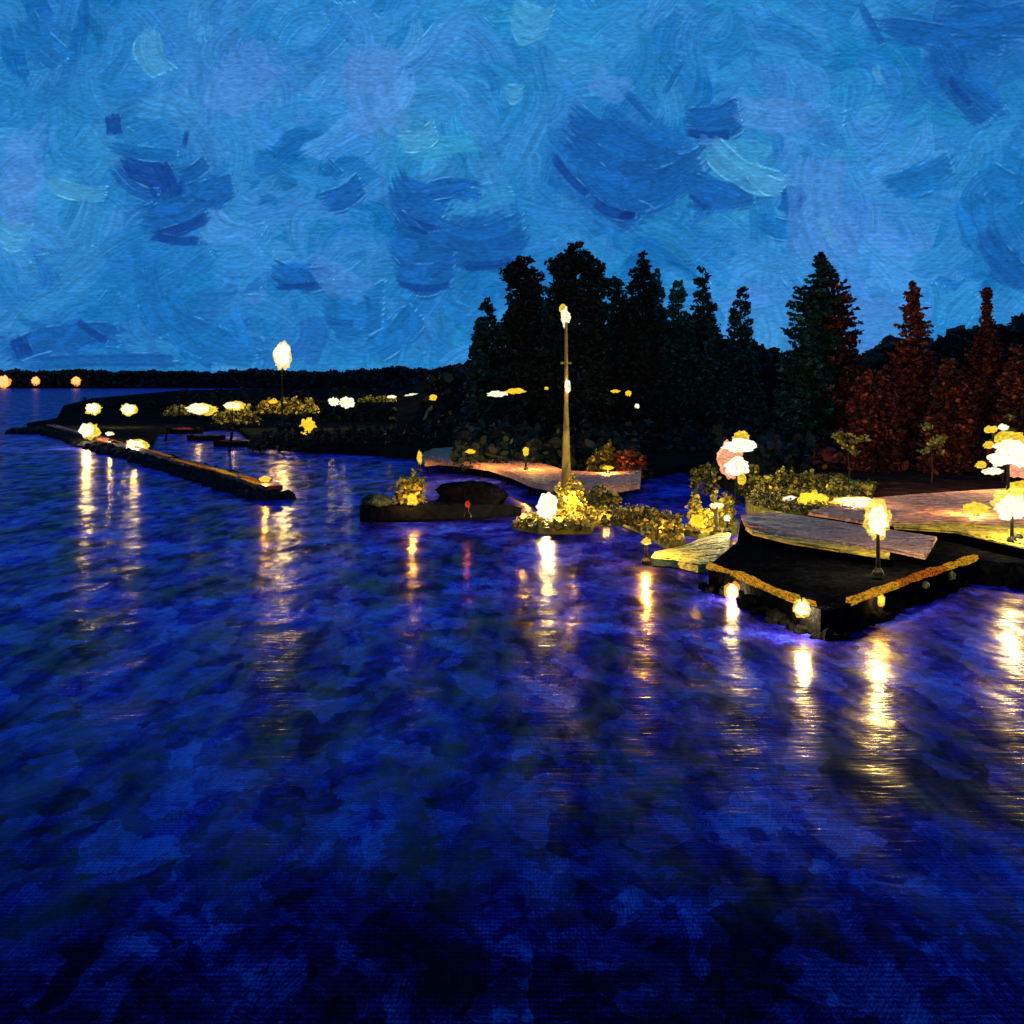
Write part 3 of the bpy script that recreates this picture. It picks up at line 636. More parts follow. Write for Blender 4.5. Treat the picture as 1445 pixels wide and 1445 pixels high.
lamp('small round amber lamp alone right of the strip hedge', 611, 561, 150, 10, 8, pw=70, bulb='bulb_amber', halo=None)
lamp('flat white lamp under the left trees, beside a yellow one', 702, 556, 136, 26, 8, pw=70, bulb='bulb_far', halo=None, zb=.8)
lamp('flat yellow lamp right beside the flat white one', 727, 552, 136, 26, 7, pw=70, bulb='bulb_amber', halo=None)
lamp('tiny yellow lamp just left of the mast', 771, 548, 133, 5, 4, pw=70, bulb='bulb_amber', halo=None)
lamp('tiny flat yellow lamp right of the mast', 868, 552, 136, 12, 4, pw=70, bulb='bulb_amber', halo=None)
lamp('tiny round yellow lamp right of the mast', 887, 555, 136, 8, 7, pw=70, bulb='bulb_amber', halo=None)
lamp('tiny round white lamp, lowest of those right of the mast', 899, 573, 128, 6, 6, pw=70, bulb='bulb_far', halo=None)
lamp('orange lamp at the far left edge on the horizon', 5, 538, 852, 13, 13, zb=1, bulb='bulb_orange', halo='halo_orange', poler=.3)
lamp('orange lamp on the horizon, second from the left edge', 50, 537, 852, 9, 9, zb=1, bulb='bulb_orange', halo='halo_orange', poler=.3)
lamp('orange lamp on the horizon, third from the left edge', 107, 537, 852, 10, 9, zb=1, bulb='bulb_orange', halo='halo_orange', poler=.3)
lamp('orange yellow hooked lamp over the water below the lit hedge', 434, 600, 170, 17, 17, zb=.5, bulb='bulb_amber', halo=None, wob=.3)
lamp('orange lower lamp hanging under the hooked one', 430, 617, 168, 12, 14, zb=.2, bulb='bulb_amber', halo=None, wob=.3)

# ------------------------------------------------------------------ breakwater at left
def breakwater():
    cl = [(30, 604, 1.0), (70, 600, 1.3), (118, 612, 1.2), (180, 630, 1.2), (245, 648, 1.1), (310, 665, 1.1), (360, 680, 1.0), (388, 688, .5)]
    pts = [P(x, y, 1.0) for x, y, z in cl]
    t = thing('breakwater', 'black rock breakwater with a russet walkway slanting across the left water', 'breakwater', pts[0])
    mb = MB(); w = MB()
    r2 = random.Random(3)
    for i in range(len(pts)-1):
        a, b = pts[i], pts[i+1]; L_ = (b-a).length; n = int(L_/.8)
        for k in range(n):
            q = a.lerp(b, (k+.5)/n); side = (b-a).cross(Vector((0, 0, 1))).normalized()
            for s in (-1, -.5, 0, .5, 1):
                rr_ = r2.uniform(.45, 1.15)*(1 if i < 6 else .8)
                wd = 2.6 if i > 2 else 4.5
                p = q+side*s*wd*.5+Vector((r2.uniform(-.3, .3), r2.uniform(-.3, .3), 0))
                mb.blob((p.x, p.y, .25-abs(s)*.25), (rr_, rr_, rr_*.8), .25, 8, 5, r2.random()*50, 1.2)
    mb.build('rock_base', M['rock'], t)
    vs = []; fs = []; seg = 60
    for i in range(seg+1):
        u = i/seg*(len(pts)-2.05)+1.0; k = min(int(u), len(pts)-2); a, b = pts[k], pts[k+1]; q = a.lerp(b, u-k)
        side = (b-a).cross(Vector((0, 0, 1))).normalized()
        for s in (-1, 1):
            for z in (.75, 1.12): vs.append((q.x+side.x*s*.75, q.y+side.y*s*.75, z+.05*math.sin(i)))
    for i in range(seg):
        a = i*4; fs += [(a+1, a+3, a+7, a+5), (a, a+4, a+6, a+2), (a, a+1, a+5, a+4), (a+2, a+6, a+7, a+3)]
    fs += [(0, 2, 3, 1), (seg*4, seg*4+1, seg*4+3, seg*4+2)]
    w.add(vs, fs); w.build('walkway', M['redwood'], t)
    cl2 = [P(x, y, 1.2) for x, y in ((200, 634), (245, 647), (310, 664), (355, 678), (380, 685))]
    for (u0, u1, mt, sd_) in ((.05, .9, 'glow_red', -.3), (1.0, 2.0, 'glow_red', .3), (1.7, 2.6, 'glow_ochre', .1), (2.5, 3.3, 'glow_red', -.3), (2.8, 3.7, 'glow_ochre', .35)):
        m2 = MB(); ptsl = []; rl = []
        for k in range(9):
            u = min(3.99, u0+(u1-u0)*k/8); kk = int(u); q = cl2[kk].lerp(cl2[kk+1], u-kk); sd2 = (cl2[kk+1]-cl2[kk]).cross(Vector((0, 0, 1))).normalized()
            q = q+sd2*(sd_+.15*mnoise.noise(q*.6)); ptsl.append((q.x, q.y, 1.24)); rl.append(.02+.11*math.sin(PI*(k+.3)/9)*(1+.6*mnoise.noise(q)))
        m2.tube(ptsl, rl, 7); m2.build('painted_glow', M[mt], t, smooth=True)  # added glow in place of lamplight on the walkway boards
breakwater()
lamp('bright white lamp on the breakwater, under the upper tip lamp', 122, 607, 152, 20, 16, zb=1.1, hx=.5, pw=7000)
lamp('tiny white lamp on the breakwater between two larger ones', 155, 612, 150, 12, 5, zb=1.1, bulb='bulb_far', halo=None)
lamp('white and yellow lamp on the breakwater, right of the tiny one', 190, 629, 136, 24, 15, zb=1.1, hx=.3, pw=6000)
lamp('yellow green lamp at the outer end of the breakwater', 374, 676, 90, 15, 8, zb=1.0, bulb='bulb_amber', halo=None, name='bollard_lamp')
# post by the breakwater
def rowboat(name, label, px, py, L_, rz, hullmat='hull', cover=None, cat='boat', hh=.7, beam=.34):
    p = P(px, py, 0); t = thing(name, label, cat, (p.x, p.y, 0))
    ca, sa = math.cos(rz), math.sin(rz)
    def X(u, v, z): return (p.x+u*ca-v*sa, p.y+u*sa+v*ca, z)
    n = 14; vs = []; fs = []
    for i in range(n+1):
        u = -1+2*i/n; w = L_*beam/2*(1-abs(u)**2.6*(.95 if u > 0 else .35)); sh = hh*(1+.35*u*u)
        for (fv, fz) in ((-1, 1), (-.8, .35), (-.3, -.3), (.3, -.3), (.8, .35), (1, 1), (.88, 1), (.7, .55), (-.7, .55), (-.88, 1)):
            vs.append(X(u*L_/2, w*fv, sh*fz if fz > 0 else -.3))
    k = 10
    for i in range(n):
        for j in range(k): a, b = i*k+j, i*k+(j+1) % k; fs.append((a, b, b+k, a+k))
    fs += [tuple(range(k)), tuple(reversed(range(n*k, n*k+k)))]
    MB().add(vs, fs).build('hull', M[hullmat], t)
    for u in (-.35, .2):
        mb = MB(); c = X(u*L_/2, 0, hh*.75); mb.box(c, (L_*.06, L_*beam*.8, .06), rz); mb.build('seat', M['wood2'], t)
    if cover:
        mb = MB(); mb.blob(X(-L_*.1, 0, hh*1.05), (L_*.3, L_*beam*.42, hh*.35), .2, 14, 8, px, 2); o = mb.build('cover', M[cover], t, smooth=True)
        if abs(rz) > .01: pass
    return t
rowboat('rowing_boat', 'small dark boat with a dull red cover inside the breakwater, leftmost of three', 262, 612, 6, .1, cover='redpaint')
rowboat('rowing_boat', 'small black boat with a dark cover inside the breakwater, middle of three', 292, 622, 6, -.15, cover='tarp')
rowboat('rowing_boat', 'small dark boat with a red cover against the scrub, rightmost of three', 338, 630, 7, .2, cover='redpaint')
def mooring(label, pts, r=.18, name='mooring_post', mat='hull', cat='post'):
    t = thing(name, label, cat, (pts[0][0], pts[0][1], 0))
    MB().tube(pts, [r]*len(pts), 8).build('post', M[mat], t); MB().tube([(pts[-1][0], pts[-1][1], pts[-1][2]-.02), (pts[-1][0], pts[-1][1], pts[-1][2]+.14)], [r*1.35, r*1.1], 8).build('cap', M['trunk'], t)
for px, py, h_, lb in ((232, 622, 2.2, 'leaning black post in the water behind the breakwater'), (322, 638, 2.6, 'black post near the red covered boat'), ):
    p = P(px, py, 0); mooring(lb, [(p.x, p.y, -1), (p.x+.5, p.y, h_)])

# ------------------------------------------------------------------ middle pier
def planks(A, B, z, mat, wdt=.42):
    # ragged brushed boards running along the deck, ends uneven
    def at(L_, u):
        u = max(0, min(1, u))*(len(L_)-1); k = min(int(u), len(L_)-2); return L_[k].lerp(L_[k+1], u-k)
    # resample the two edges by fraction
    mb = MB(); tot = sum((A[i+1]-A[i]).length for i in range(len(A)-1))
    dep = max((at(A, u)-at(B, u)).length for u in (.1, .3, .5, .7, .9)); rows = max(2, int(dep/wdt))
    for r in range(rows):
        u = -rnd.uniform(0, .02)
        while u < .995:
            l = rnd.uniform(1.5, 4.5)/tot; u1 = min(u+l, 1+rnd.uniform(-.015, .015)); n = 4
            v0, v1 = (r+rnd.uniform(-.12, .12))/rows, (r+1+rnd.uniform(-.12, .12))/rows; zz = z+rnd.uniform(-.03, .05); vs = []
            for k in range(n+1):
                uu = u+(u1-u)*k/n; a, b = at(A, uu), at(B, uu)
                for v, h in ((v0, -.04), (v0, 0), ((v0+v1)/2, .03), (v1, 0), (v1, -.04)):
                    q = a.lerp(b, v); vs.append((q.x+rnd.uniform(-.05, .05), q.y+rnd.uniform(-.03, .03), zz+h+rnd.uniform(-.012, .012)))
            fs = []
            for k in range(n):
                for m_ in range(4): p_ = k*5+m_; fs.append((p_, p_+5, p_+6, p_+1))
                fs.append((k*5+4, k*5+9, k*5+5, k*5))
            fs += [(0, 1, 2, 3, 4), tuple(n*5+q for q in (4, 3, 2, 1, 0))]
            mb.add(vs, fs); u = u1+rnd.uniform(-.002, .004)
    return mb
def strip(name, label, cat, top, bot, z, thick, mat, piles=None, kind=None, zend=None):
    """deck whose far edge (top) and near edge (bot) are listed left to right as photo points on height z"""
    A = [P(x, y, z) for x, y in top]; B = [P(x, y, z) for x, y in bot]
    c = (A[0]+B[0])/2; t = thing(name, label, cat, (c.x, c.y, 0), kind=kind)
    poly_ = [tuple(q[:2]) for q in B]+[tuple(q[:2]) for q in reversed(A)]
    MB().prism(poly_, z-thick, z-.05).build('deck', M[mat], t)
    planks(A, B, z, mat).build('planking', M[mat], t)
    if piles:
        for (x, y) in piles:
            q = P(x, y, z); MB().tube([(q.x, q.y, -1), (q.x, q.y, z-thick)], [.16, .14], 8).build('pile', M['hull'], t)
    return t
strip('pier', 'curved pale pink wooden pier on dark piles reaching left from the mast', 'pier',
      [(593, 641), (612, 633), (650, 631), (690, 634), (725, 641), (760, 652), (800, 664), (850, 668), (905, 662)],
      [(600, 652), (622, 650), (655, 653), (690, 658), (722, 668), (750, 680), (790, 688), (850, 690), (903, 682)], 1.3, .45, 'wood',
      piles=[(604, 650), (640, 650), (680, 655), (716, 664), (748, 676), (800, 684), (860, 686), (640, 634), (700, 640)])
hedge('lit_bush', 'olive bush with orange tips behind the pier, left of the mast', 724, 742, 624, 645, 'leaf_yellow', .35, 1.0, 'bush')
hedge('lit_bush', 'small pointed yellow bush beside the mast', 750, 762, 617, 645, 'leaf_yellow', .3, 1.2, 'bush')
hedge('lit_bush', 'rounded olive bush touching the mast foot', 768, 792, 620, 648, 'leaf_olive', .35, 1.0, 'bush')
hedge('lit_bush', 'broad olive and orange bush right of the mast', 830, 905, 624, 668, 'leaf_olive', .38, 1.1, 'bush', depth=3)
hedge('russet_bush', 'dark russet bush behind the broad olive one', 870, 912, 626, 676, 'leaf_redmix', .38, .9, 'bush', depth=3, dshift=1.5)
lamp('orange lamp low on the pier, in the broad olive bush', 858, 660, 97, 14, 5, zb=1.3, bulb='bulb_amber', halo=None, pw=3000)
lamp('small amber lamp on the pier between the two leftmost lit bushes', 742, 637, 101, 8, 12, zb=1.3, bulb='bulb_amber', halo=None, pw=3200)
lamp('amber lamp on the left stretch of the pier', 664, 637, 104, 12, 6, zb=1.3, bulb='bulb_amber', halo=None, pw=3200)
lamp('hooked orange lamp at the lefthand end of the pier', 592, 646, 103, 6, 15, zb=1.0, bulb='bulb_amber', halo=None, wob=.25)

# mast
def mast():
    p = P(799, 716, .5); x, y = p.x, p.y; D = y
    t = thing('floodlit_mast', 'tall thin olive mast with a white lantern at its tip, before the tallest tree', 'mast', (x, y, .5))
    zt = Q(799, 440, D).z
    MB().tube([(x, y, .5), (x, y, 3.5), (x, y, zt*.55), (x, y, zt)], [.46, .32, .15, .10], 10).build('pole', M['mast'], t)
    MB().tube([(x, y, .3), (x, y, .9), (x, y, 1.5)], [.9, .75, .42], 12).build('base', M['ochre'], t)
    q = Q(798, 447, D); MB().blob(q, (.32, .28, .62), .35, 14, 10, 2, 2).build('lantern', M['bulb_far'], t, smooth=True); light(t, q, 'bulb_far', 250, .3)
    q = Q(794, 436, D); MB().blob(q, (.25, .2, .35), .2, 12, 8, 6, 2).build('glow_halo', M['halo_amber'], t, smooth=True)  # halo of the tip lantern, put in as a glowing blob
    q = Q(801, 545, D-.35); MB().blob(q, (.2, .16, .42), .3, 12, 8, 3, 2).build('lantern', M['bulb_far'], t, smooth=True); light(t, q, 'bulb_amber', 150, .15)
    q = Q(801, 512, D); MB().tube([(x-.4, y, q.z), (x+.4, y, q.z)], [.08, .08], 6).build('crossbar', M['mast'], t)
mast()
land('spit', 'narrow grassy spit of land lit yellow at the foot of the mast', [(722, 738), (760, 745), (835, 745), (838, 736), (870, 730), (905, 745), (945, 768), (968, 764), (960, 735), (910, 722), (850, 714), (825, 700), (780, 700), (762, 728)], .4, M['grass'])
def tufts(name, label, pts, z, n, mat='leaf_yellow', hgt=.5, size=.3):
    xs, ys = [p[0] for p in pts], [p[1] for p in pts]; C = []; g = poly(pts, z)
    def inside(x, y):
        c = False; k = len(g)-1
        for i in range(len(g)):
            if (g[i][1] > y) != (g[k][1] > y) and x < (g[k][0]-g[i][0])*(y-g[i][1])/(g[k][1]-g[i][1])+g[i][0]: c = not c
            k = i
        return c
    gx, gy = [p[0] for p in g], [p[1] for p in g]
    while len(C) < n:
        x, y = rnd.uniform(min(gx), max(gx)), rnd.uniform(min(gy), max(gy))
        if inside(x, y) and mnoise.noise(Vector((x*.5, y*.3, 2))) > -.25: C.append((x, y, z+rnd.random()**2*hgt))
    tag(leaf_mesh(name, np.array(C), size, M[mat], aspect=2.6), label, 'grass', kind='stuff')
SPIT = [(722, 738), (760, 745), (835, 745), (838, 736), (870, 730), (905, 745), (945, 768), (968, 764), (960, 735), (910, 722), (850, 714), (825, 700), (780, 700), (762, 728)]
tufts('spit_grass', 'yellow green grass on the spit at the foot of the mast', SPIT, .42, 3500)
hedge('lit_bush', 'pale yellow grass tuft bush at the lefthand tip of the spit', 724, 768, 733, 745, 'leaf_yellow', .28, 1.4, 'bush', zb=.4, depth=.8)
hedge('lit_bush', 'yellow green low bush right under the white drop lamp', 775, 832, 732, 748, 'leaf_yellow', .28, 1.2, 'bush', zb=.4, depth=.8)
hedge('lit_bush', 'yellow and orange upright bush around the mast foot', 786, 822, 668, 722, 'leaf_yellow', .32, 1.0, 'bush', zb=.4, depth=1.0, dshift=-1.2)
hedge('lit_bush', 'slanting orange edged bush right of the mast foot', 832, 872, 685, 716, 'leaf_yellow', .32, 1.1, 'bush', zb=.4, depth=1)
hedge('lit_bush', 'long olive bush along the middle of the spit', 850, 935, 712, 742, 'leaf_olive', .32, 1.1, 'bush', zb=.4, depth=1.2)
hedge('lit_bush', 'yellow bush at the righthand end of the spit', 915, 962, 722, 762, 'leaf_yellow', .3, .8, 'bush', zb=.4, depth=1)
lamp('white drop shaped lamp on the spit just left of the mast foot', 772, 715, 71.5, 26, 36, zb=.4, halo=None, wob=.12, pw=5000)
lamp('orange glowing lamp under the middle of the spit', 856, 733, 73, 20, 14, zb=.2, bulb='bulb_amber', halo=None, wob=.2)
lamp('small orange lamp at the mast foot', 806, 706, 76, 12, 12, zb=.4, bulb='bulb_amber', halo=None, pw=2500)
lamp('round yellow lamp at the righthand end of the spit', 937, 746, 68, 20, 20, zb=.2, bulb='bulb_amber', halo=None, wob=.2, pw=1800)
lamp('low orange lamp at the water below the round yellow one', 912, 764, 58, 12, 9, zb=.1, bulb='bulb_amber', halo=None, pw=3600)
# lime raft
strip('raft', 'yellow green flat raft floating below the two yellow shrubs', 'raft', [(925, 779), (965, 770), (1000, 757), (1031, 752)], [(920, 787), (955, 790), (985, 797), (1026, 793)], .45, .4, 'lime', piles=None)

# ------------------------------------------------------------------ dark barge in the middle
def barge():
    a, b = P(508, 736, 0), P(735, 728, 0); c = (a+b)/2; L_ = (b-a).length; rz = math.atan2(b.y-a.y, b.x-a.x)
    t = thing('dark_barge', 'long black barge moored below the pier, its left end humped', 'boat', (c.x, c.y, 0))
    ca, sa = math.cos(rz), math.sin(rz)
    def X(u, v, z): return (c.x+u*ca-v*sa, c.y+u*sa+v*ca, z)
    n = 18; vs = []; fs = []
    for i in range(n+1):
        u = -1+2*i/n; w = 1.7*(1-abs(u)**(3.2 if u < 0 else 2.4)*.88); top = 1.15-.55*max(0, u)**3+.12*mnoise.noise(Vector((u*4, 0, 0)))
        for fv, z in ((-1, top), (-.9, .2), (-.6, -.4), (.6, -.4), (.9, .2), (1, top)): vs.append(X(u*L_/2, w*fv, z))
    for i in range(n):
        for j in range(6): p_, q_ = i*6+j, i*6+(j+1) % 6; fs.append((p_, q_, q_+6, p_+6))
    fs += [tuple(range(6)), tuple(reversed(range(n*6, n*6+6)))]
    MB().add(vs, fs).build('hull', M['hull'], t)
    MB().blob(X(L_*.20, .2, 1.5), (2.4, 1.1, 1.2), .22, 18, 10, 4, 1.6).build('canopy', M['quayblack'], t, smooth=True)
    MB().blob(X(-L_*.40, 0, 1.35), (1.1, 1.0, .45), .3, 14, 8, 3, 2.5).build('tarpaulin', M['tarp'], t, smooth=True)
    MB().tube([X(-L_*.12, .6, 1.1), X(-L_*.12, .6, 2.2)], [.1, .08], 6).build('post', M['hull'], t)
barge()
hedge('lit_shrub', 'upright yellow green shrub with an orange foot standing over the black barge', 560, 600, 655, 714, 'leaf_yellow', .36, 1.2, 'shrub', zb=1.1, depth=1.4)
lamp('small amber lamp at the foot of the shrub by the black barge', 582, 706, 73.5, 13, 16, zb=1.2, bulb='bulb_amber', halo=None, wob=.2)
lamp('dim red lamp low on the black barge', 660, 712, 69.3, 7, 9, zb=1.1, bulb='bulb_red', halo=None)

# ------------------------------------------------------------------ right quay
quay_edge = [(1000, 798), (1022, 805), (1045, 811), (1075, 826), (1100, 836), (1130, 851), (1158, 860), (1180, 860), (1205, 850), (1235, 838), (1268, 822), (1300, 812), (1340, 797), (1375, 789), (1430, 796), (1500, 800), (1700, 830), (2000, 830)]
def quay():
    z = 1.1; back = [(2000, 700), (1445, 706), (1300, 712), (1100, 716), (1045, 735), (1040, 765)]
    t = thing('quay', 'black stone quay with a pointed corner jutting at the viewer', 'quay', P(1165, 862, z)[:2]+(0,) if False else (P(1165, 862, z).x, P(1165, 862, z).y, 0))
    MB().prism(poly(quay_edge+back, z), -1.5, z).build('quay_wall', M['quayblack'], t)
    mb = MB(); r2 = random.Random(8)
    for (a, b) in zip(quay_edge[:-2], quay_edge[1:-1]):
        p, q = P(*a, z), P(*b, z); d = (q-p).normalized(); s_ = d.cross(Vector((0, 0, 1))); s_ = -s_ if s_.y > 0 else s_
        n = max(2, int((q-p).length/.55))
        for k in range(n):
            c_ = p.lerp(q, (k+r2.random())/n)+s_*r2.uniform(.0, .35); rr_ = r2.uniform(.2, .42)
            mb.blob((c_.x, c_.y, r2.uniform(-.1, .3)), (rr_*1.2, rr_, rr_*.9), .28, 9, 6, r2.random()*60, 1.4)
    mb.build('rock_base', M['quayblack'], t)
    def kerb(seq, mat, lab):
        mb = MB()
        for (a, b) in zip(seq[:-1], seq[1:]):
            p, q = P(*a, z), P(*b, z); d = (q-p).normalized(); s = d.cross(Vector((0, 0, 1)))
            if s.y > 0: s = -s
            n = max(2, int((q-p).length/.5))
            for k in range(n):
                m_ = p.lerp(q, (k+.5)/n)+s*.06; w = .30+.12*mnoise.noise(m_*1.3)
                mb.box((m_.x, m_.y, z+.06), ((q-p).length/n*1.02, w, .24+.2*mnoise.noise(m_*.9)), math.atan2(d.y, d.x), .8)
        o = mb.build('painted_glow', M[mat], t); o['label'] = lab  # kerb edge glows by itself, imitating lamplight falling on it
    kerb([(1002, 800), (1045, 813), (1095, 836), (1150, 856)], 'glow_ochre', 'ochre painted glow on the kerb left of the corner')
    kerb([(1195, 851), (1230, 838), (1262, 827)], 'glow_ochre', 'ochre painted glow on the kerb just right of the corner')
    kerb([(1264, 826), (1300, 812), (1330, 803)], 'glow_red', 'rusty painted glow on the kerb in the middle of the right side')
    for x_, y_, pw_ in ((1238, 837, 160),):
        e_ = P(x_, y_, z); light(t, (e_.x, e_.y-.55, z-.1), 'bulb_amber', pw_, .28)  # added light without a lamp, makes the amber streak on the water
    kerb([(1332, 802), (1375, 788)], 'glow_ochre', 'ochre painted glow on the kerb far right')
quay()

def fender(label, px, y0, y1):
    # hangs on the quay face under the edge
    xs, ys = zip(*quay_edge); ye = np.interp(px, xs, ys); e = P(px, ye, 1.1); D = e.y-.28
    a, b = Q(px, y0, D), Q(px, y1, D)
    t = thing('fender', label, 'fender', (a.x, D, b.z), 'fenders hanging on the quay face')
    MB().tube([(a.x, D, b.z), (a.x, D, b.z+.15), (a.x, D, a.z-.12), (a.x, D, a.z)], [.08, .17, .17, .06], 10).build('bumper', M['lime'], t, smooth=True)
    MB().tube([(a.x, D, a.z), (a.x, D+.15, 1.16)], [.03, .03], 5).build('rope', M['trunk'], t)
fender('pale green fender nearest the pointed quay corner', 1243, 838, 858)
fender('widest pale green fender, in the middle of the quay face', 1306, 820, 850)
fender('short pale green fender farthest from the quay corner', 1343, 806, 826)
strip('boardwalk', 'grey pink wooden boardwalk slanting along the dark quay', 'boardwalk', [(1046, 728), (1090, 722), (1160, 732), (1240, 745), (1322, 758)], [(1052, 742), (1100, 752), (1180, 764), (1260, 776), (1306, 786)], 1.75, .13, 'wood2')
strip('boardwalk_edge', 'olive beam along the near side of the grey pink boardwalk', 'beam', [(1052, 745), (1100, 756), (1180, 768), (1255, 780)], [(1062, 752), (1110, 764), (1180, 775), (1255, 786)], 1.70, .12, 'ochre')
strip('promenade', 'pink paved promenade lit by lamps at the right', 'path', [(1230, 704), (1320, 696), (1440, 689), (1560, 688), (1700, 688)], [(1140, 722), (1240, 738), (1340, 735), (1440, 738), (1700, 748)], 1.80, .2, 'wood', kind='structure')
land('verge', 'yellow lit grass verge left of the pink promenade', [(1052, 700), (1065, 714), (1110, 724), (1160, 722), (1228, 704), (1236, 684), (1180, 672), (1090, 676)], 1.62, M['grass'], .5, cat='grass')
land('bank', 'russet bank under the trees at the right', [(1230, 712), (1320, 697), (1440, 689), (1700, 687), (1900, 640), (1250, 640), (1100, 650), (1060, 668), (1090, 676), (1180, 672)], 1.4, M['rsoil'], .5, cat='ground')
strip('lower_step', 'ochre edged step below the pink promenade at the right edge', 'step', [(1260, 737), (1340, 739), (1445, 742), (1600, 748)], [(1262, 744), (1350, 750), (1400, 762), (1445, 772), (1600, 782)], 1.68, .1, 'ochre')

def rocks(label, pts, z, mat, sz, seed):
    pass
hedge('lit_bush', 'broad olive yellow bush strip at the left of the promenade', 1065, 1160, 660, 692, 'leaf_olive', .32, 1.0, 'bush', zb=1.62, depth=2)
hedge('lit_bush', 'bright yellow low bush behind the flat white promenade lamp', 1165, 1232, 676, 700, 'leaf_yellow', .3, 1.0, 'bush', zb=1.62, depth=1.5)
hedge('lit_bush', 'olive bush behind the rose and white double lantern', 974, 1012, 652, 700, 'leaf_olive', .32, 1.0, 'bush', zb=.8, depth=2)
hedge('lit_bush', 'olive bush under the right side of the double lantern', 1042, 1072, 655, 700, 'leaf_olive', .32, 1.0, 'bush', zb=.8, depth=2)
hedge('yellow_shrub', 'bright yellow shrub, smaller left one of the two over the raft', 972, 1002, 698, 746, 'leaf_yellow', .3, 1.6, 'shrub', zb=.4, depth=.8)
hedge('yellow_shrub', 'bright yellow shrub, larger right one of the two over the raft', 1002, 1038, 697, 742, 'leaf_yellow', .3, 1.6, 'shrub', zb=.4, depth=.8)
tufts('verge_grass', 'yellow olive grass on the verge left of the promenade', [(1052, 700), (1065, 714), (1110, 724), (1160, 722), (1228, 704), (1236, 684), (1180, 672), (1090, 676)], 1.64, 5000, 'leaf_olive', .35, .35)
land('islet', 'little islet carrying two bright yellow shrubs', [(966, 745), (985, 752), (1040, 746), (1042, 735), (990, 733)], .4, M['grass'])
lamp('yellow lamp low in the left yellow shrub', 983, 736, 67.0, 20, 16, zb=.4, bulb='bulb_amber', halo=None, wob=.2)
lamp('small white lamp low in the right yellow shrub', 1026, 731, 67.2, 9, 8, zb=.4, bulb='bulb_far', halo=None, wob=.2)
lamp('pale lamp at the top of the right yellow shrub', 1012, 713, 67.5, 16, 6, zb=.4, bulb='bulb_far', halo='halo_amber', wob=.2)

def cluster(name, label, D, zb, bulbs, halos, px0, pw=5000):
    c = Q(px0, bulbs[0][1], D); m = D/F
    t = thing(name, label, 'lamp', (c.x, D, zb)); zt = c.z
    MB().tube([(c.x, D+.25, zb), (c.x, D+.25, zt+.2)], [.12, .09], 8).build('pole', M['pole'], t)
    MB().tube([(c.x, D+.25, zb), (c.x, D+.25, zb+.3)], [.35, .2], 10).build('base', M['pole'], t)
    for i, (px, py, w, h, mt) in enumerate(bulbs):
        q = Q(px, py, D-.1*i); MB().blob(q, (w/2*m, min(w, h)/2*m*.7, h/2*m), .28, 20, 14, px*.7, 2.4).build('bulb', M[mt], t, smooth=True)
    light(t, (c.x, D, zt), 'bulb', pw, .7)
    for i, (px, py, w, h, mt) in enumerate(halos):
        q = Q(px, py, D+.3); MB().blob(q, (w/2*m, min(w, h)/2*m*.6, h/2*m), .25, 18, 12, px*.3+i, 2.4).build('glow_halo', M[mt], t, smooth=True)  # glow around the bulbs put in as coloured blobs
cluster('double_lantern', 'double white lantern with rose glow on a post above the olive bushes', 78, .8,
        [(1044, 629, 44, 17, 'bulb'), (1040, 658, 32, 22, 'bulb')], [(1030, 648, 32, 52, 'halo_rose'), (1046, 617, 22, 18, 'halo_amber'), (1046, 676, 14, 16, 'halo_amber')], 1040)
cluster('lamp_cluster', 'largest cluster of white lights in the trees at the right edge', 76, 1.4,
        [(1424, 630, 40, 20, 'bulb'), (1412, 648, 36, 18, 'bulb'), (1400, 665, 28, 9, 'bulb_far'), (1440, 642, 34, 30, 'bulb'), (1416, 603, 14, 8, 'bulb_far')],
        [(1426, 620, 40, 22, 'halo_amber'), (1440, 664, 36, 20, 'halo_rose'), (1395, 628, 14, 10, 'halo_amber'), (1398, 606, 18, 10, 'halo_amber'), (1438, 686, 34, 14, 'halo_amber'), (1384, 656, 14, 10, 'halo_amber')], 1425, 5000)
lamp('big white lamp with yellow halo on the promenade, under the light cluster', 1428, 716, 55, 40, 28, zb=1.66, hy=-.6, wob=.25, pw=4600)
lamp('white drop lamp hanging in a yellow halo in front of the grey pink boardwalk', 1239, 734, 48, 24, 36, zb=1.3, pw=3800, halo='halo_amber', hy=.05, hs=1.15)
lamp('pale round lamp with yellow halo at the left of the promenade', 1113, 707, 72, 22, 14, zb=1.62, bulb='bulb_far', hy=.9, pw=2200)
lamp('yellow lamp second from the left of the promenade', 1147, 705, 71, 34, 18, zb=1.62, bulb='bulb_amber', halo='halo_amber', wob=.25)
lamp('flat white lamp with yellow ends on the promenade', 1205, 706, 69, 46, 9, zb=1.62, bulb='bulb_far', halo='halo_amber', wob=.2, pw=2500)
lamp('low yellow lamp on the promenade left of the big white one', 1378, 718, 64, 34, 14, zb=1.66, bulb='bulb_amber', halo=None, wob=.2, pw=2000)
lamp('orange lamp on the ochre step at the right edge', 1437, 752, 56, 26, 12, zb=1.68, bulb='bulb_amber', halo=None, wob=.2)
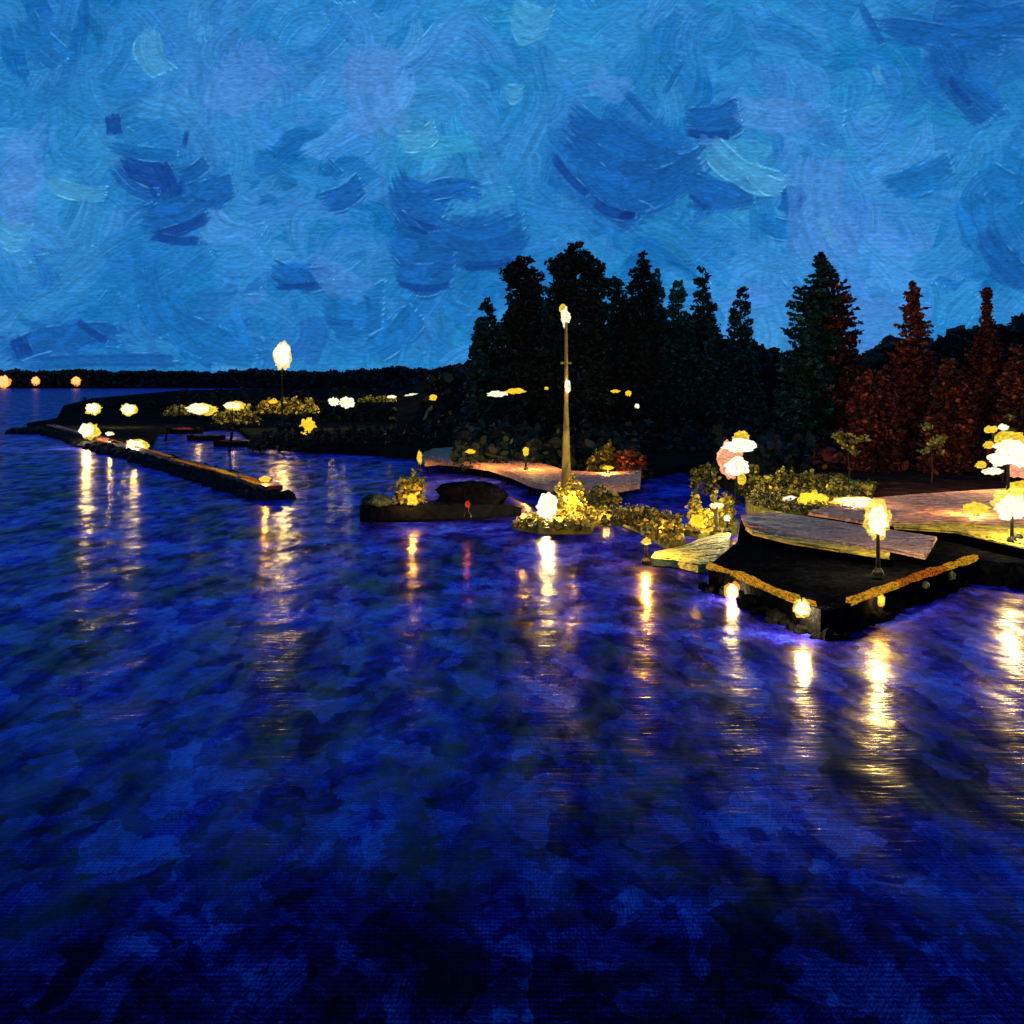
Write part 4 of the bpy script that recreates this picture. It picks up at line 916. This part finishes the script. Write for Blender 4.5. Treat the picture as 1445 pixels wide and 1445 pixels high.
def wall_lamp(label, px, py, w, h, hal):
    xs, ys = zip(*quay_edge); ye = np.interp(px, xs, ys); e = P(px, ye, 1.1); D = e.y-.8
    c = Q(px, py, D); m = D/F
    t = thing('wall_lamp', label, 'lamp', (c.x, e.y, c.z), None)
    MB().tube([(c.x, e.y-.02, c.z+.1), (c.x, D+.1, c.z+.35), (c.x, D, c.z+.2)], [.04]*3, 6).build('bracket', M['pole'], t)
    MB().blob((c.x, D, c.z), (w/2*m, .25, h/2*m), .2, 16, 12, px, 2).build('bulb', M['bulb'], t, smooth=True)
    light(t, (c.x, D, c.z), 'bulb', 2600, .26)
    MB().blob((c.x+.03, D+.16, c.z-.04), (w/2*m*1.4, .22, h/2*m*1.35), .2, 16, 12, px+3, 2).build('glow_halo', M[hal], t, smooth=True)  # coloured blob painted in as the lamp's halo
wall_lamp('white lamp in an orange halo on the quay face, left of the two', 1034, 836, 17, 22, 'halo_orange')
wall_lamp('white lamp in a yellow halo on the quay face, near the corner', 1132, 858, 18, 19, 'halo_amber')
# lit leaves in the trees at right
for x0, x1, a, b, lb in ((1300, 1332, 592, 640, 'yellow leaved sapling in the russet slope, nearest the light cluster'), (1178, 1218, 612, 640, 'low yellow leaved bush in the russet slope below the big broad fir'),
                         (1395, 1440, 585, 625, 'olive yellow bush lit from below above the light cluster')):
    D0 = 88 if b > 600 else 92
    zb_ = Q(x0, b, D0).z
    t = thing('sapling', lb, 'sapling', (Q((x0+x1)/2, b, D0).x, D0, .9))
    C = []
    for i in range(9):
        cx_, cy_ = rnd.uniform(x0, x1), rnd.uniform(a, b); q = Q(cx_, cy_, D0+rnd.uniform(-.4, .4)); r_ = rnd.uniform(.25, .6)
        C += [tuple(p_) for p_ in ell_pts(int(60*r_), q[:], (r_*1.3, r_, r_*.6), .3)]
    leaf_mesh('foliage', np.array(C), .36, M['leaf_yellow'], t, aspect=1.8)
    xm = Q((x0+x1)/2, b, D0).x; MB().tube([(xm, D0+.5, .6), (xm+.2, D0+.5, max(.9, zb_*.6)), (xm, D0+.5, max(1.2, Q(0, (a+b)/2, D0).z))], [.10, .07, .02], 6).build('trunk', M['trunk'], t)
